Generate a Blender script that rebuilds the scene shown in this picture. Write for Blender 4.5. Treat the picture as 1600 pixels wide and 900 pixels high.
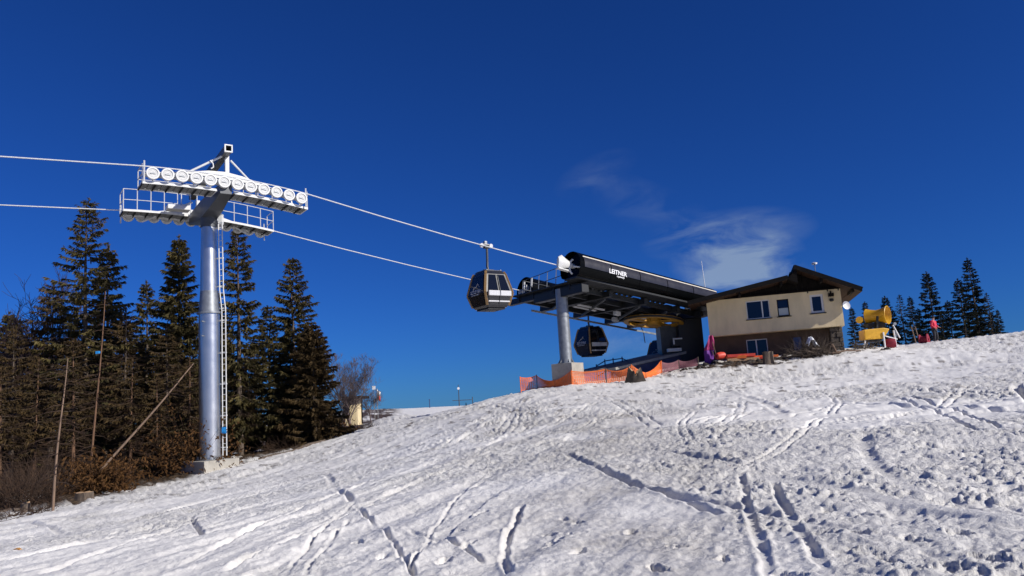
import bpy, bmesh, math, random
import numpy as np
from mathutils import Vector, Matrix, Quaternion

for o in list(bpy.data.objects):
    bpy.data.objects.remove(o)
SC = bpy.context.scene
COL = SC.collection
rnd = random.Random(7)
V = Vector
rad = math.radians

# ------------------------------------------------------------------ camera
FPX = 1200.0                       # focal length in pixels of the 1600 px wide photograph
PITCH, ROLL = rad(8.5), rad(3.66)
cF = V((0, math.cos(PITCH), math.sin(PITCH)))
u0 = V((0, -math.sin(PITCH), math.cos(PITCH)))
r0 = V((1, 0, 0))
cR = r0 * math.cos(ROLL) - u0 * math.sin(ROLL)
cU = u0 * math.cos(ROLL) + r0 * math.sin(ROLL)
cam = bpy.data.cameras.new('camera')
cam.sensor_width = 36.0
cam.lens = 36.0 * FPX / 1600.0
cam.clip_start = 0.1
cam.clip_end = 9000.0
camo = bpy.data.objects.new('camera', cam)
COL.objects.link(camo)
camo.matrix_world = Matrix(((cR.x, cU.x, -cF.x, 0), (cR.y, cU.y, -cF.y, 0), (cR.z, cU.z, -cF.z, 0), (0, 0, 0, 1)))
SC.camera = camo


def P(x, y, Y):
    """surveyed point: sight line through photo pixel (x, y) at Y metres north of the camera"""
    d = cF + cR * ((x - 800) / FPX) + cU * ((450 - y) / FPX)
    return d * (Y / d.y)


# ------------------------------------------------------------------ sky and sun
SUN_AZ, SUN_EL = rad(119), rad(31)
sundir = V((math.sin(SUN_AZ) * math.cos(SUN_EL), math.cos(SUN_AZ) * math.cos(SUN_EL), math.sin(SUN_EL)))
SC.world = bpy.data.worlds.new('World')
SC.world.use_nodes = True
wt = SC.world.node_tree
wt.nodes.clear()
wn = wt.nodes.new
wl = wt.links.new
wout = wn('ShaderNodeOutputWorld')
wbg = wn('ShaderNodeBackground')
wbg.inputs['Strength'].default_value = 0.053
sky = wn('ShaderNodeTexSky')
sky.sky_type = 'NISHITA'
sky.sun_disc = False
sky.sun_elevation = SUN_EL
sky.sun_rotation = SUN_AZ
sky.altitude = 1200
sky.air_density = 1.0
sky.dust_density = 0.0
sky.ozone_density = 4.0
# thin clouds: fractal noise on the sky direction, kept to a few drifting wisps
wtc = wn('ShaderNodeTexCoord')


def dotn(vec):
    n = wn('ShaderNodeVectorMath')
    n.operation = 'DOT_PRODUCT'
    wl(wtc.outputs['Generated'], n.inputs[0])
    n.inputs[1].default_value = vec
    return n.outputs['Value']


def mth(op, a, b=None, c=None, clamp=False):
    n = wn('ShaderNodeMath')
    n.operation = op
    n.use_clamp = clamp
    for i, v in enumerate((a, b, c)):
        if v is None:
            continue
        if isinstance(v, (int, float)):
            n.inputs[i].default_value = v
        else:
            wl(v, n.inputs[i])
    return n.outputs[0]


def wisp(px, py, wr, hr, tilt, gain):
    d = P(px, py, 100).normalized()
    rt = d.cross(V((0, 0, 1))).normalized()
    up = rt.cross(d)
    a = rt * math.cos(tilt) + up * math.sin(tilt)
    b = up * math.cos(tilt) - rt * math.sin(tilt)
    x = mth('DIVIDE', dotn(a), wr)
    y = mth('DIVIDE', dotn(b), hr)
    q = mth('ADD', mth('MULTIPLY', x, x), mth('MULTIPLY', y, y))
    m = mth('SUBTRACT', 1.0, q, clamp=True)
    front = mth('GREATER_THAN', dotn(d), 0.3)
    return mth('MULTIPLY', mth('MULTIPLY', m, front), gain)


mask = mth('ADD', wisp(1135, 368, 0.11, 0.035, 0.02, 0.62), wisp(1150, 405, 0.085, 0.04, 0.0, 1.15))
mask = mth('ADD', mask, wisp(1165, 432, 0.08, 0.022, 0.0, 1.1))
mask = mth('ADD', mask, wisp(930, 272, 0.06, 0.025, 0.35, 0.16))
mask = mth('ADD', mask, wisp(1035, 335, 0.12, 0.035, -0.55, 0.22))
mask = mth('ADD', mask, wisp(995, 520, 0.09, 0.04, 0.2, 0.55))
mask = mth('ADD', mask, wisp(2300, 300, 0.3, 0.06, 0.1, 0.6))
wmap = wn('ShaderNodeMapping')
wmap.inputs['Scale'].default_value = (10, 10, 30)
wmap.inputs['Rotation'].default_value = (0.15, -0.12, 0.3)
wl(wtc.outputs['Generated'], wmap.inputs[0])
wnz = wn('ShaderNodeTexNoise')
wnz.inputs['Scale'].default_value = 1.1
wnz.inputs['Detail'].default_value = 9
wnz.inputs['Roughness'].default_value = 0.56
wnz.inputs['Distortion'].default_value = 0.5
wl(wmap.outputs[0], wnz.inputs['Vector'])
cl = mth('MULTIPLY', mask, mth('MULTIPLY', mth('SUBTRACT', wnz.outputs['Fac'], 0.36), 3.0, clamp=True), clamp=True)
cl = mth('MULTIPLY', mth('POWER', cl, 1.1), 0.50)
wmix = wn('ShaderNodeMixRGB')
wl(cl, wmix.inputs[0])
wtint = wn('ShaderNodeMixRGB')
wtint.blend_type = 'MULTIPLY'
wtint.inputs[0].default_value = 1.0
wtint.inputs[2].default_value = (0.16, 0.53, 1.36, 1)     # clear high-mountain air
wl(sky.outputs[0], wtint.inputs[1])
wl(wtint.outputs[0], wmix.inputs[1])
wmix.inputs[2].default_value = (7.6, 9.6, 11.2, 1)
wl(wmix.outputs[0], wbg.inputs['Color'])
wl(wbg.outputs[0], wout.inputs['Surface'])

sun = bpy.data.lights.new('sun', 'SUN')
sun.energy = 4.9
sun.angle = rad(0.53)
sun.color = (1.0, 0.955, 0.885)
suno = bpy.data.objects.new('sun', sun)
COL.objects.link(suno)
suno.rotation_euler = sundir.to_track_quat('Z', 'Y').to_euler()
suno.location = sundir * 200

SC.view_settings.view_transform = 'Standard'
SC.view_settings.look = 'None'
SC.view_settings.exposure = 0.0
SC.view_settings.gamma = 1.0
SC.view_settings.use_curve_mapping = False
SC.render.engine = 'CYCLES'
SC.cycles.use_denoising = True
SC.cycles.max_bounces = 6
SC.cycles.transparent_max_bounces = 8
SC.cycles.pixel_filter_type = 'BLACKMAN_HARRIS'


# ------------------------------------------------------------------ materials
def mat(name, col, rough=0.6, metal=0.0, vary=0.0, scale=6.0, col2=None, bump=0.0, bscale=40.0, spec=0.5, coat=0.0, stretch=None, detail=6):
    m = bpy.data.materials.new(name)
    m.use_nodes = True
    nt = m.node_tree
    b = nt.nodes['Principled BSDF']
    b.inputs['Base Color'].default_value = (*col, 1)
    b.inputs['Roughness'].default_value = rough
    b.inputs['Metallic'].default_value = metal
    b.inputs['Specular IOR Level'].default_value = spec
    b.inputs['Coat Weight'].default_value = coat
    tc = nt.nodes.new('ShaderNodeTexCoord')
    src = tc.outputs['Object']
    if stretch:
        mp = nt.nodes.new('ShaderNodeMapping')
        mp.inputs['Scale'].default_value = stretch
        nt.links.new(src, mp.inputs[0])
        src = mp.outputs[0]
    if vary or col2:
        nz = nt.nodes.new('ShaderNodeTexNoise')
        nz.inputs['Scale'].default_value = scale
        nz.inputs['Detail'].default_value = detail
        nz.inputs['Roughness'].default_value = 0.62
        nt.links.new(src, nz.inputs['Vector'])
        rp = nt.nodes.new('ShaderNodeValToRGB')
        c2 = col2 or tuple(min(1, c * (1 + vary)) for c in col)
        c1 = col if col2 else tuple(c * (1 - vary) for c in col)
        rp.color_ramp.elements[0].color = (*c1, 1)
        rp.color_ramp.elements[1].color = (*c2, 1)
        rp.color_ramp.elements[0].position = 0.36
        rp.color_ramp.elements[1].position = 0.64
        nt.links.new(nz.outputs['Fac'], rp.inputs[0])
        nt.links.new(rp.outputs[0], b.inputs['Base Color'])
        mr = nt.nodes.new('ShaderNodeMapRange')
        mr.inputs[3].default_value = max(0.05, rough - 0.08)
        mr.inputs[4].default_value = min(1, rough + 0.1)
        nt.links.new(nz.outputs['Fac'], mr.inputs[0])
        nt.links.new(mr.outputs[0], b.inputs['Roughness'])
    if bump:
        n2 = nt.nodes.new('ShaderNodeTexNoise')
        n2.inputs['Scale'].default_value = bscale
        n2.inputs['Detail'].default_value = 5
        nt.links.new(src, n2.inputs['Vector'])
        bp = nt.nodes.new('ShaderNodeBump')
        bp.inputs['Strength'].default_value = bump
        bp.inputs['Distance'].default_value = 0.02
        nt.links.new(n2.outputs['Fac'], bp.inputs['Height'])
        nt.links.new(bp.outputs[0], b.inputs['Normal'])
    return m


M = {}
M['galv'] = mat('galvanised_steel', (0.60, 0.61, 0.62), 0.30, 0.92, 0.04, 2.0, bump=0.05, bscale=30)
M['galvd'] = mat('dull_galvanised_steel', (0.27, 0.285, 0.30), 0.45, 0.6, 0.15, 5)
M['white'] = mat('white_paint', (0.66, 0.66, 0.64), 0.45, 0, 0.08, 5)
M['disc'] = mat('pale_grey_wheel_disc', (0.50, 0.50, 0.49), 0.5, 0, 0.1, 6)
M['rubber'] = mat('black_rubber', (0.02, 0.02, 0.022), 0.7)
M['grate'] = mat('steel_grating', (0.30, 0.31, 0.31), 0.6, 0.3, 0.2, 9)
M['armgrey'] = mat('grey_painted_steel', (0.075, 0.08, 0.09), 0.45, 0.2, 0.12, 3)
M['rope'] = mat('steel_rope', (0.62, 0.63, 0.64), 0.45, 0.25, 0.2, 30)
M['conc'] = mat('pale_concrete', (0.37, 0.345, 0.30), 0.9, 0, 0.14, 2.5, bump=0.25, bscale=12)
M['black'] = mat('black_gloss_cover', (0.003, 0.0035, 0.004), 0.22, 0, 0.15, 2, spec=0.06)
M['plum'] = mat('dark_grey_band', (0.022, 0.021, 0.027), 0.3, 0, 0.12, 2)
M['dsteel'] = mat('dark_station_steel', (0.010, 0.011, 0.012), 0.5, 0.0, 0.2, 3)
M['msteel'] = mat('grey_station_steel', (0.06, 0.063, 0.066), 0.5, 0.1, 0.2, 3)
M['cream'] = mat('cream_stripe', (0.72, 0.66, 0.55), 0.5)
M['yellow'] = mat('yellow_paint', (0.62, 0.335, 0.018), 0.42, 0, 0.10, 4)
M['bullw'] = mat('yellow_wheel_paint', (0.46, 0.23, 0.02), 0.5, 0, 0.2, 3)
M['glassd'] = mat('dark_tinted_glass', (0.006, 0.008, 0.014), 0.06, 0, spec=0.5)
M['cab'] = mat('black_cabin_shell', (0.010, 0.011, 0.016), 0.25, 0, 0.2, 3, coat=0.4)
M['pillar'] = mat('golden_brown_trim', (0.30, 0.18, 0.07), 0.45, 0.1, 0.1, 6)
M['grey'] = mat('light_grey_plastic', (0.55, 0.55, 0.56), 0.5, 0, 0.08, 6)
M['stucco'] = mat('cream_stucco', (0.74, 0.59, 0.35), 0.95, 0, 0.10, 1.1, bump=0.35, bscale=60, stretch=(1, 1, .35))
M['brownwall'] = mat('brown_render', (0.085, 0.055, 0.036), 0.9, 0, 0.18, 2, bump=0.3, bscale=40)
M['dwood'] = mat('dark_brown_wood', (0.007, 0.005, 0.004), 0.8, 0, 0.3, 4, stretch=(1, 8, 8), bump=0.3, bscale=20, spec=0.15)
M['roof'] = mat('dark_roof_sheet', (0.009, 0.008, 0.008), 0.8, 0, 0.25, 2, spec=0.12)
M['soffit'] = mat('brown_soffit_boards', (0.040, 0.019, 0.009), 0.75, 0, 0.25, 3, stretch=(8, 1, 1), spec=0.2)
M['frame'] = mat('white_window_frame', (0.62, 0.60, 0.58), 0.5)
M['pane'] = mat('window_glass', (0.008, 0.014, 0.035), 0.05, 0, spec=0.4)
M['blind'] = mat('pale_blind', (0.42, 0.46, 0.45), 0.8)
M['stone'] = mat('grey_brown_stone', (0.10, 0.08, 0.06), 0.95, 0, 0.35, 9, bump=0.6, bscale=14)
M['orange'] = mat('orange_plastic_net', (0.78, 0.17, 0.03), 0.55, 0, 0.12, 6)
M['redp'] = mat('red_plastic', (0.62, 0.06, 0.035), 0.5, 0, 0.1, 6)
M['maroon'] = mat('dark_red_canvas', (0.24, 0.012, 0.03), 0.7, 0, 0.2, 6)
M['jacket'] = mat('red_ski_jacket', (0.62, 0.02, 0.06), 0.6, 0, 0.1, 8)
M['trouser'] = mat('black_ski_trousers', (0.02, 0.02, 0.025), 0.75)
M['skin'] = mat('skin', (0.55, 0.33, 0.24), 0.6)
M['hair'] = mat('dark_knit', (0.03, 0.02, 0.018), 0.9)
M['bark'] = mat('spruce_bark', (0.105, 0.078, 0.058), 0.95, 0, 0.35, 7, stretch=(2, 2, .5), bump=0.6, bscale=18)
M['deadbark'] = mat('dead_spruce_bark', (0.14, 0.075, 0.042), 0.9, 0, 0.3, 8, stretch=(2, 2, .4), bump=0.5, bscale=20)
M['palebark'] = mat('stripped_pale_trunk', (0.19, 0.125, 0.085), 0.85, 0, 0.25, 6, stretch=(2, 2, .3), bump=0.4, bscale=20)
M['twig'] = mat('dry_brown_twigs', (0.048, 0.025, 0.013), 0.9, 0, 0.35, 3)
M['purple'] = mat('purplish_bare_twigs', (0.055, 0.031, 0.033), 0.9, 0, 0.25, 3)
M['greytwig'] = mat('grey_bare_twigs', (0.11, 0.082, 0.080), 0.9, 0, 0.2, 3)
M['needle'] = mat('spruce_needles', (0.028, 0.026, 0.010), 0.75, 0, col2=(0.135, 0.104, 0.034), scale=1.4, spec=0.3)
M['needleb'] = mat('cold_spruce_needles', (0.010, 0.016, 0.011), 0.7, 0, col2=(0.030, 0.038, 0.022), scale=1.4, spec=0.3)
M['needleo'] = mat('olive_brown_needles', (0.036, 0.024, 0.010), 0.8, 0, col2=(0.105, 0.066, 0.025), scale=1.6, spec=0.25)
M['needled'] = mat('dried_red_brown_needles', (0.05, 0.022, 0.009), 0.85, 0, col2=(0.15, 0.075, 0.025), scale=5, spec=0.2)
M['cutwood'] = mat('cut_wood', (0.42, 0.27, 0.15), 0.85, 0, 0.25, 10, bump=0.4, bscale=20)
M['soil'] = mat('dark_soil', (0.045, 0.035, 0.028), 1.0, 0, 0.4, 4, bump=0.8, bscale=20)
M['blue'] = mat('blue_sign', (0.02, 0.25, 0.62), 0.4)
M['bluepaint'] = mat('dark_blue_paint', (0.03, 0.06, 0.16), 0.5)
M['magenta'] = mat('magenta_cloth', (0.38, 0.035, 0.14), 0.7)
M['violet'] = mat('violet_cloth', (0.13, 0.02, 0.24), 0.7)
M['dishw'] = mat('white_plastic', (0.8, 0.8, 0.8), 0.4)
M['netp'] = mat('shade_tinted_net', (0.20, 0.075, 0.09), 0.7, 0, 0.15, 4)  # purple tint paints the shade on the right part of the net
M['snowshade'] = mat('blue_grey_shaded_snow', (0.10, 0.10, 0.17), 0.8, 0, 0.2, 3)  # station shade on the snow wall, painted as a dark blue-grey
M['leaf'] = mat('dry_orange_leaf', (0.45, 0.22, 0.05), 0.8)
M['snowcap'] = mat('old_snow', (0.72, 0.73, 0.76), 0.7, 0, 0.1, 3, bump=0.5, bscale=10)


# ------------------------------------------------------------------ mesh helpers
class MB:
    """collects shapes; build() links them as one mesh object"""

    def __init__(s):
        s.v, s.f = [], []

    def add(s, vs, fs):
        o = len(s.v)
        s.v += [V(a) for a in vs]
        s.f += [tuple(i + o for i in q) for q in fs]
        return s

    def box(s, c, size, ax=None):
        c = V(c)
        x, y, z = ax if ax else (V((1, 0, 0)), V((0, 1, 0)), V((0, 0, 1)))
        hx, hy, hz = size[0] / 2, size[1] / 2, size[2] / 2
        vs = [c + x * (a * hx) + y * (b * hy) + z * (d * hz) for d in (-1, 1) for a, b in ((-1, -1), (1, -1), (1, 1), (-1, 1))]
        return s.add(vs, [(3, 2, 1, 0), (4, 5, 6, 7), (0, 1, 5, 4), (1, 2, 6, 5), (2, 3, 7, 6), (3, 0, 4, 7)])

    def bar(s, a, b, w, h=None, up=V((0, 0, 1))):
        a, b = V(a), V(b)
        z = (b - a)
        L = z.length
        if L < 1e-6:
            return s
        z.normalize()
        if abs(z.dot(up)) > 0.98:
            up = V((1, 0, 0))
        x = z.cross(up).normalized()
        y = x.cross(z)
        return s.box((a + b) / 2, (w, h or w, L), (x, y, z))

    def tube(s, pts, rs, n=8, cap=True):
        pts = [V(p) for p in pts]
        if isinstance(rs, (int, float)):
            rs = [rs] * len(pts)
        o = len(s.v)
        ref = None
        for i, p in enumerate(pts):
            t = (pts[min(i + 1, len(pts) - 1)] - pts[max(i - 1, 0)]).normalized()
            if ref is None:
                ref = t.orthogonal().normalized()
            x = (ref - t * ref.dot(t)).normalized()
            ref = x
            y = t.cross(x)
            for k in range(n):
                a = 2 * math.pi * k / n
                s.v.append(p + (x * math.cos(a) + y * math.sin(a)) * rs[i])
        for i in range(len(pts) - 1):
            for k in range(n):
                a, b = o + i * n + k, o + i * n + (k + 1) % n
                s.f.append((a, b, b + n, a + n))
        if cap:
            s.f.append(tuple(o + k for k in reversed(range(n))))
            s.f.append(tuple(o + (len(pts) - 1) * n + k for k in range(n)))
        return s

    def lathe(s, c, ax, prof, n=20, close=False):
        """prof: list of (along axis, radius)"""
        ax = V(ax).normalized()
        x = ax.orthogonal().normalized()
        y = ax.cross(x)
        o = len(s.v)
        c = V(c)
        for (h, r) in prof:
            for k in range(n):
                a = 2 * math.pi * k / n
                s.v.append(c + ax * h + (x * math.cos(a) + y * math.sin(a)) * max(r, 1e-4))
        m = len(prof)
        for i in range(m - 1 + (1 if close else 0)):
            for k in range(n):
                a, b = o + i * n + k, o + i * n + (k + 1) % n
                c2, d2 = o + ((i + 1) % m) * n + (k + 1) % n, o + ((i + 1) % m) * n + k
                s.f.append((a, b, c2, d2))
        return s

    def prism(s, poly, ext):
        """poly: list of 3D points, extruded by vector ext"""
        n = len(poly)
        ext = V(ext)
        vs = [V(p) for p in poly] + [V(p) + ext for p in poly]
        fs = [tuple(reversed(range(n))), tuple(range(n, 2 * n))]
        fs += [(k, (k + 1) % n, (k + 1) % n + n, k + n) for k in range(n)]
        return s.add(vs, fs)

    def build(s, name, m, parent=None, smooth=False, bevel=0.0, org=None):
        me = bpy.data.meshes.new(name)
        og = V(org) if org is not None else (parent_loc(parent) if parent else V((0, 0, 0)))
        me.from_pydata([tuple(a - og) for a in s.v], [], s.f)
        bm = bmesh.new()
        bm.from_mesh(me)
        bmesh.ops.recalc_face_normals(bm, faces=bm.faces)
        if bevel:
            bmesh.ops.bevel(bm, geom=[e for e in bm.edges if len(e.link_faces) == 2 and e.calc_face_angle(0) > 0.6], offset=bevel, segments=2, affect='EDGES', profile=0.6)
        bm.to_mesh(me)
        bm.free()
        if smooth:
            me.polygons.foreach_set('use_smooth', [True] * len(me.polygons))
            try:
                me.set_sharp_from_angle(angle=rad(38))
            except Exception:
                pass
        me.materials.append(M[m] if isinstance(m, str) else m)
        o = bpy.data.objects.new(name, me)
        COL.objects.link(o)
        if parent:
            o.parent = parent
        elif org is not None:
            o.location = og
        return o


LOC = {}


def parent_loc(o):
    """world position of a part's thing (roots only carry a translation; parts sit at the root's origin)"""
    while o.parent:
        o = o.parent
    return V(LOC.get(o.name, (0, 0, 0)))


def thing(name, loc, label, cat, group=None):
    o = bpy.data.objects.new(name, None)
    o.empty_display_size = 0.3
    COL.objects.link(o)
    o.location = loc
    LOC[o.name] = V(loc)
    tag(o, label, cat, group)
    return o


def tag(o, label, cat, group=None, kind=None):
    o['label'] = label
    o['category'] = cat
    if group:
        o['group'] = group
    if kind:
        o['kind'] = kind
    return o


def piece(name, me, parent, loc=(0, 0, 0), rot=None, scale=None):
    """one more object on shared mesh data, local to its parent"""
    o = bpy.data.objects.new(name, me)
    COL.objects.link(o)
    o.parent = parent
    o.location = loc
    if rot is not None:
        o.rotation_mode = 'QUATERNION'
        o.rotation_quaternion = rot
    if scale is not None:
        o.scale = scale
    return o


def copy_tree(o, parent=None):
    c = o.copy()
    COL.objects.link(c)
    c.parent = parent
    for ch in list(o.children):
        copy_tree(ch, c)
    return c


def text_mesh(txt, size, bold=0.0, extrude=0.004):
    cu = bpy.data.curves.new('lettering', 'FONT')
    cu.body = txt
    cu.size = size
    cu.offset = bold
    cu.extrude = extrude
    cu.align_x = 'CENTER'
    cu.align_y = 'CENTER'
    cu.resolution_u = 3
    ob = bpy.data.objects.new('lettering', cu)
    COL.objects.link(ob)
    dg = bpy.context.evaluated_depsgraph_get()
    me = bpy.data.meshes.new_from_object(ob.evaluated_get(dg))
    bpy.data.objects.remove(ob)
    bpy.data.curves.remove(cu)
    return me


def basis_quat(x, y, z):
    return Matrix(((x.x, y.x, z.x), (x.y, y.y, z.y), (x.z, y.z, z.z))).to_quaternion()


# ------------------------------------------------------------------ terrain
ctrl_px = [(0, 900, 11), (400, 900, 8.8), (800, 900, 7.1), (1200, 900, 5.75), (1600, 900, 4.7),
           (0, 815, 22), (180, 776, 28), (335, 742, 33), (450, 706, 40), (520, 682, 48), (588, 654, 62),
           (630, 657, 57), (700, 649, 51), (760, 630, 48), (815, 611, 46), (890, 602, 45.5), (1000, 591, 45),
           (1110, 569, 46.4), (1200, 562, 46.0), (1320, 549, 45.4), (1110, 590, 41.5), (1200, 586, 41), (1400, 547, 47), (1500, 533, 48), (1600, 520, 49),
           (800, 765, 12.5), (800, 690, 21), (800, 645, 32), (1200, 705, 14), (1600, 705, 11), (1600, 600, 24), (1600, 560, 35),
           (1200, 625, 28), (1000, 650, 26), (400, 800, 16.5), (550, 720, 28), (1200, 790, 9.2), (400, 845, 12)]
ctrl = [tuple(P(*c)) for c in ctrl_px]
ctrl += [(0, 0, -1.62), (-6, 0, -1.95), (6, 0, -1.2), (0, -12, -1.9), (-14, -10, -2.4), (14, -10, -1.1), (-20, 5, -2.6), (20, 5, -.2), (32, 20, .9), (45, 40, 2.4),
         (-25, 35, -2.5), (-38, 52, -2.8), (-14, 60, -2.2), (-45, 30, -3.2), (-6, 68, -2.1), (3, 62, -.8), (-28, 75, -3),
         (12, 62, 1.1), (25, 62, 1.9), (38, 62, 2.3), (48, 70, 2.2), (30, 85, 1.2), (10, 85, -1.2), (-10, 95, -1.6)]
fp = [tuple(P(x, y, Y)) for x, y, Y in ((500, 645, 125), (600, 640.5, 125), (680, 636.5, 125), (760, 632, 125), (850, 632, 128), (1100, 640, 130))]
ctrl += fp + [(60, 130, -2), (-60, 120, -4)]
C = np.array(ctrl)


def tps_k(r2):
    return np.where(r2 > 1e-9, 0.5 * r2 * np.log(np.maximum(r2, 1e-9)), 0)


n_ = len(C)
K = tps_k(((C[:, None, :2] - C[None, :, :2]) ** 2).sum(-1)) + np.eye(n_) * 0.6
A = np.zeros((n_ + 3, n_ + 3))
A[:n_, :n_] = K
A[:n_, n_] = 1
A[:n_, n_ + 1:] = C[:, :2]
A[n_:, :n_] = A[:n_, n_:].T
W = np.linalg.solve(A, np.concatenate([C[:, 2], np.zeros(3)]))


def base_h(x, y):
    x = np.atleast_1d(np.asarray(x, float))
    y = np.atleast_1d(np.asarray(y, float))
    rr = np.hypot(x, y)
    k = np.minimum(1, 140.0 / np.maximum(rr, 1e-6))
    xe, ye = x * k, y * k
    z = W[n_] + W[n_ + 1] * xe + W[n_ + 2] * ye
    for i in range(n_):
        z = z + W[i] * tps_k((xe - C[i, 0]) ** 2 + (ye - C[i, 1]) ** 2)
    return np.maximum(z, -9) - np.maximum(rr - 140, 0) * 0.06


def gz(x, y):
    return float(base_h(x, y)[0])


def ground_px(x, y):
    """where the sight line through a photo pixel meets the slope"""
    d = cF + cR * ((x - 800) / FPX) + cU * ((450 - y) / FPX)
    d = d / d.y
    t = np.linspace(2.5, 62, 600)
    h = d.z * t - base_h(d.x * t, t)
    i = np.argmax(h < 0)
    if h[i] >= 0:
        i = np.argmin(h)
    return V((d.x * t[i], t[i], 0))


def hash2(ix, iy, seed):
    n = (ix.astype(np.int64) * 374761393 + iy.astype(np.int64) * 668265263 + seed * 974711) & 0xffffffff
    n = ((n ^ (n >> 13)) * 1274126177) & 0xffffffff
    return ((n ^ (n >> 16)) & 0xffff) / 65535.0


def vnoise(x, y, seed=0):
    ix, iy = np.floor(x), np.floor(y)
    fx, fy = x - ix, y - iy
    fx = fx * fx * fx * (fx * (fx * 6 - 15) + 10)
    fy = fy * fy * fy * (fy * (fy * 6 - 15) + 10)
    a, b = hash2(ix, iy, seed), hash2(ix + 1, iy, seed)
    c, d = hash2(ix, iy + 1, seed), hash2(ix + 1, iy + 1, seed)
    return (a + (b - a) * fx) * (1 - fy) + (c + (d - c) * fx) * fy - 0.5


def fbm(x, y, wl, oct=3, seed=0, gain=0.5):
    z, amp, s = 0, 1, 1.0 / wl
    for k in range(oct):
        z = z + amp * vnoise(x * s + 17.3 * k, y * s - 9.1 * k, seed + k)
        amp *= gain
        s *= 2.03
    return z


def sstep(a, b, x):
    t = np.clip((x - a) / (b - a), 0, 1)
    return t * t * (3 - 2 * t)


# polar tessellation: fine where it is near, coarse far away
az = np.concatenate([np.linspace(-46, 46, 960), np.linspace(46, 314, 110)[1:-1]]) * math.pi / 180
rs = [0.5]
while rs[-1] < 4000:
    r = rs[-1]
    rs.append(r * (1.16 if r < 3.4 else 1.0046 if r < 24 else 1.008 if r < 58 else 1.014 if r < 150 else 1.16))
rs = np.array(rs)
na, nr = len(az), len(rs)
AA, RR = np.meshgrid(az, rs)
X = (np.sin(AA) * RR).ravel()
Y = (np.cos(AA) * RR).ravel()
Zb = base_h(X, Y)
R_ = RR.ravel()

# forest floor on the left: behind a line surveyed along the edge of the wood
edge_px = [(-400, 850, 15), (0, 818, 21.5), (100, 800, 25), (180, 776, 28.5), (300, 748, 32.5), (380, 722, 37), (470, 705, 40), (530, 684, 47), (565, 664, 55), (602, 648, 66)]
edge = sorted([(P(*e).x / P(*e).y, P(*e).y) for e in edge_px])
eu, ey = np.array([e[0] for e in edge]), np.array([e[1] for e in edge])
Ysafe = np.where(Y > 1, Y, 1)
uu = X / Ysafe
dist_in = Y - np.interp(uu, eu, ey) + fbm(X, Y, 2.2, 3, 40) * 2.2
forest = sstep(-0.3, 1.4, dist_in) * (uu < -0.148) * (Y > 5) * sstep(-0.146, -0.17, uu)
forest = forest * (R_ < 160)

churn = sstep(-0.12, 0.28, fbm(X, Y, 5.5, 3, 3))
right = sstep(-1, 4, X + 0.02 * Y)
near_amp = np.clip(1.15 - R_ / 90, 0.4, 1)
ca, sa = math.cos(rad(21)), math.sin(rad(21))
al, ac = X * sa + Y * ca, X * ca - Y * sa          # along / across the skied fall line
H = fbm(X, Y, 7.0, 2, 1) * 0.16 + fbm(X, Y, 2.4, 2, 9) * 0.06
streak = fbm(al * 0.10, ac, 0.60, 3, 21)
streak2 = fbm(al * 0.05 + 4, ac, 0.22, 2, 23)
lat = fbm(X * 0.20 + Y * 0.05, Y, 0.75, 3, 33)
# zones: smooth icy scrapes, skied streaks, churned slush
zone = fbm(X * .8, Y * .6, 3.4, 3, 3, .6)
slush = sstep(0.02, 0.20, zone + .10 * right + fbm(X, Y, 1.2, 2, 8) * .25)
icy = sstep(-0.02, -0.20, zone + fbm(X, Y * 2, 2.0, 2, 71) * .3)
lump = fbm(X, Y, 0.42, 3, 5, 0.6)
lump2 = fbm(X, Y, 0.15, 2, 13, 0.6)
lump3 = fbm(X, Y, 0.07, 2, 213, 0.6) * sstep(34, 12, R_)
crust = 0.5 - np.abs(fbm(X, Y * .8, 0.20, 3, 57, 0.65)) * 2.2
clods = sstep(0.08, 0.20, fbm(X + 3, Y, 0.10, 2, 55)) * sstep(-.08, .12, fbm(X, Y, 1.6, 2, 59))
farw = 1 + sstep(12, 40, R_) * 1.4
H += (streak * 0.056 + streak2 * .026) * (1 - right) * (1 - .6 * slush) + lat * 0.075 * right * (1 - .5 * slush) + streak * 0.02
rough = np.clip(.50 + .46 * slush - .30 * icy, .15, 1.2) * (1 - .22 * right * sstep(16, 7, R_)) + .22 * (1 - right)
H += rough * (lump * 0.024 * farw + lump2 * 0.036 + lump3 * 0.030 + crust * .016 * farw) + clods * (.25 + .75 * slush) * (0.020 + .014 * right) + lump * .012 * farw
# steps left by the groomer and skidded turns: one-sided banks
bank = fbm(al * .08 + 9, ac + fbm(X, Y, 3.0, 2, 77) * .8, 1.7, 2, 88)
H += (sstep(.02, .06, bank) * .045) * (1 - right * .6)
bank2 = fbm(X * .12, Y + fbm(X, Y, 3.5, 2, 79) * 1.0, 1.5, 2, 98)
H += (sstep(.04, .08, bank2) * .05) * right

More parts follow.
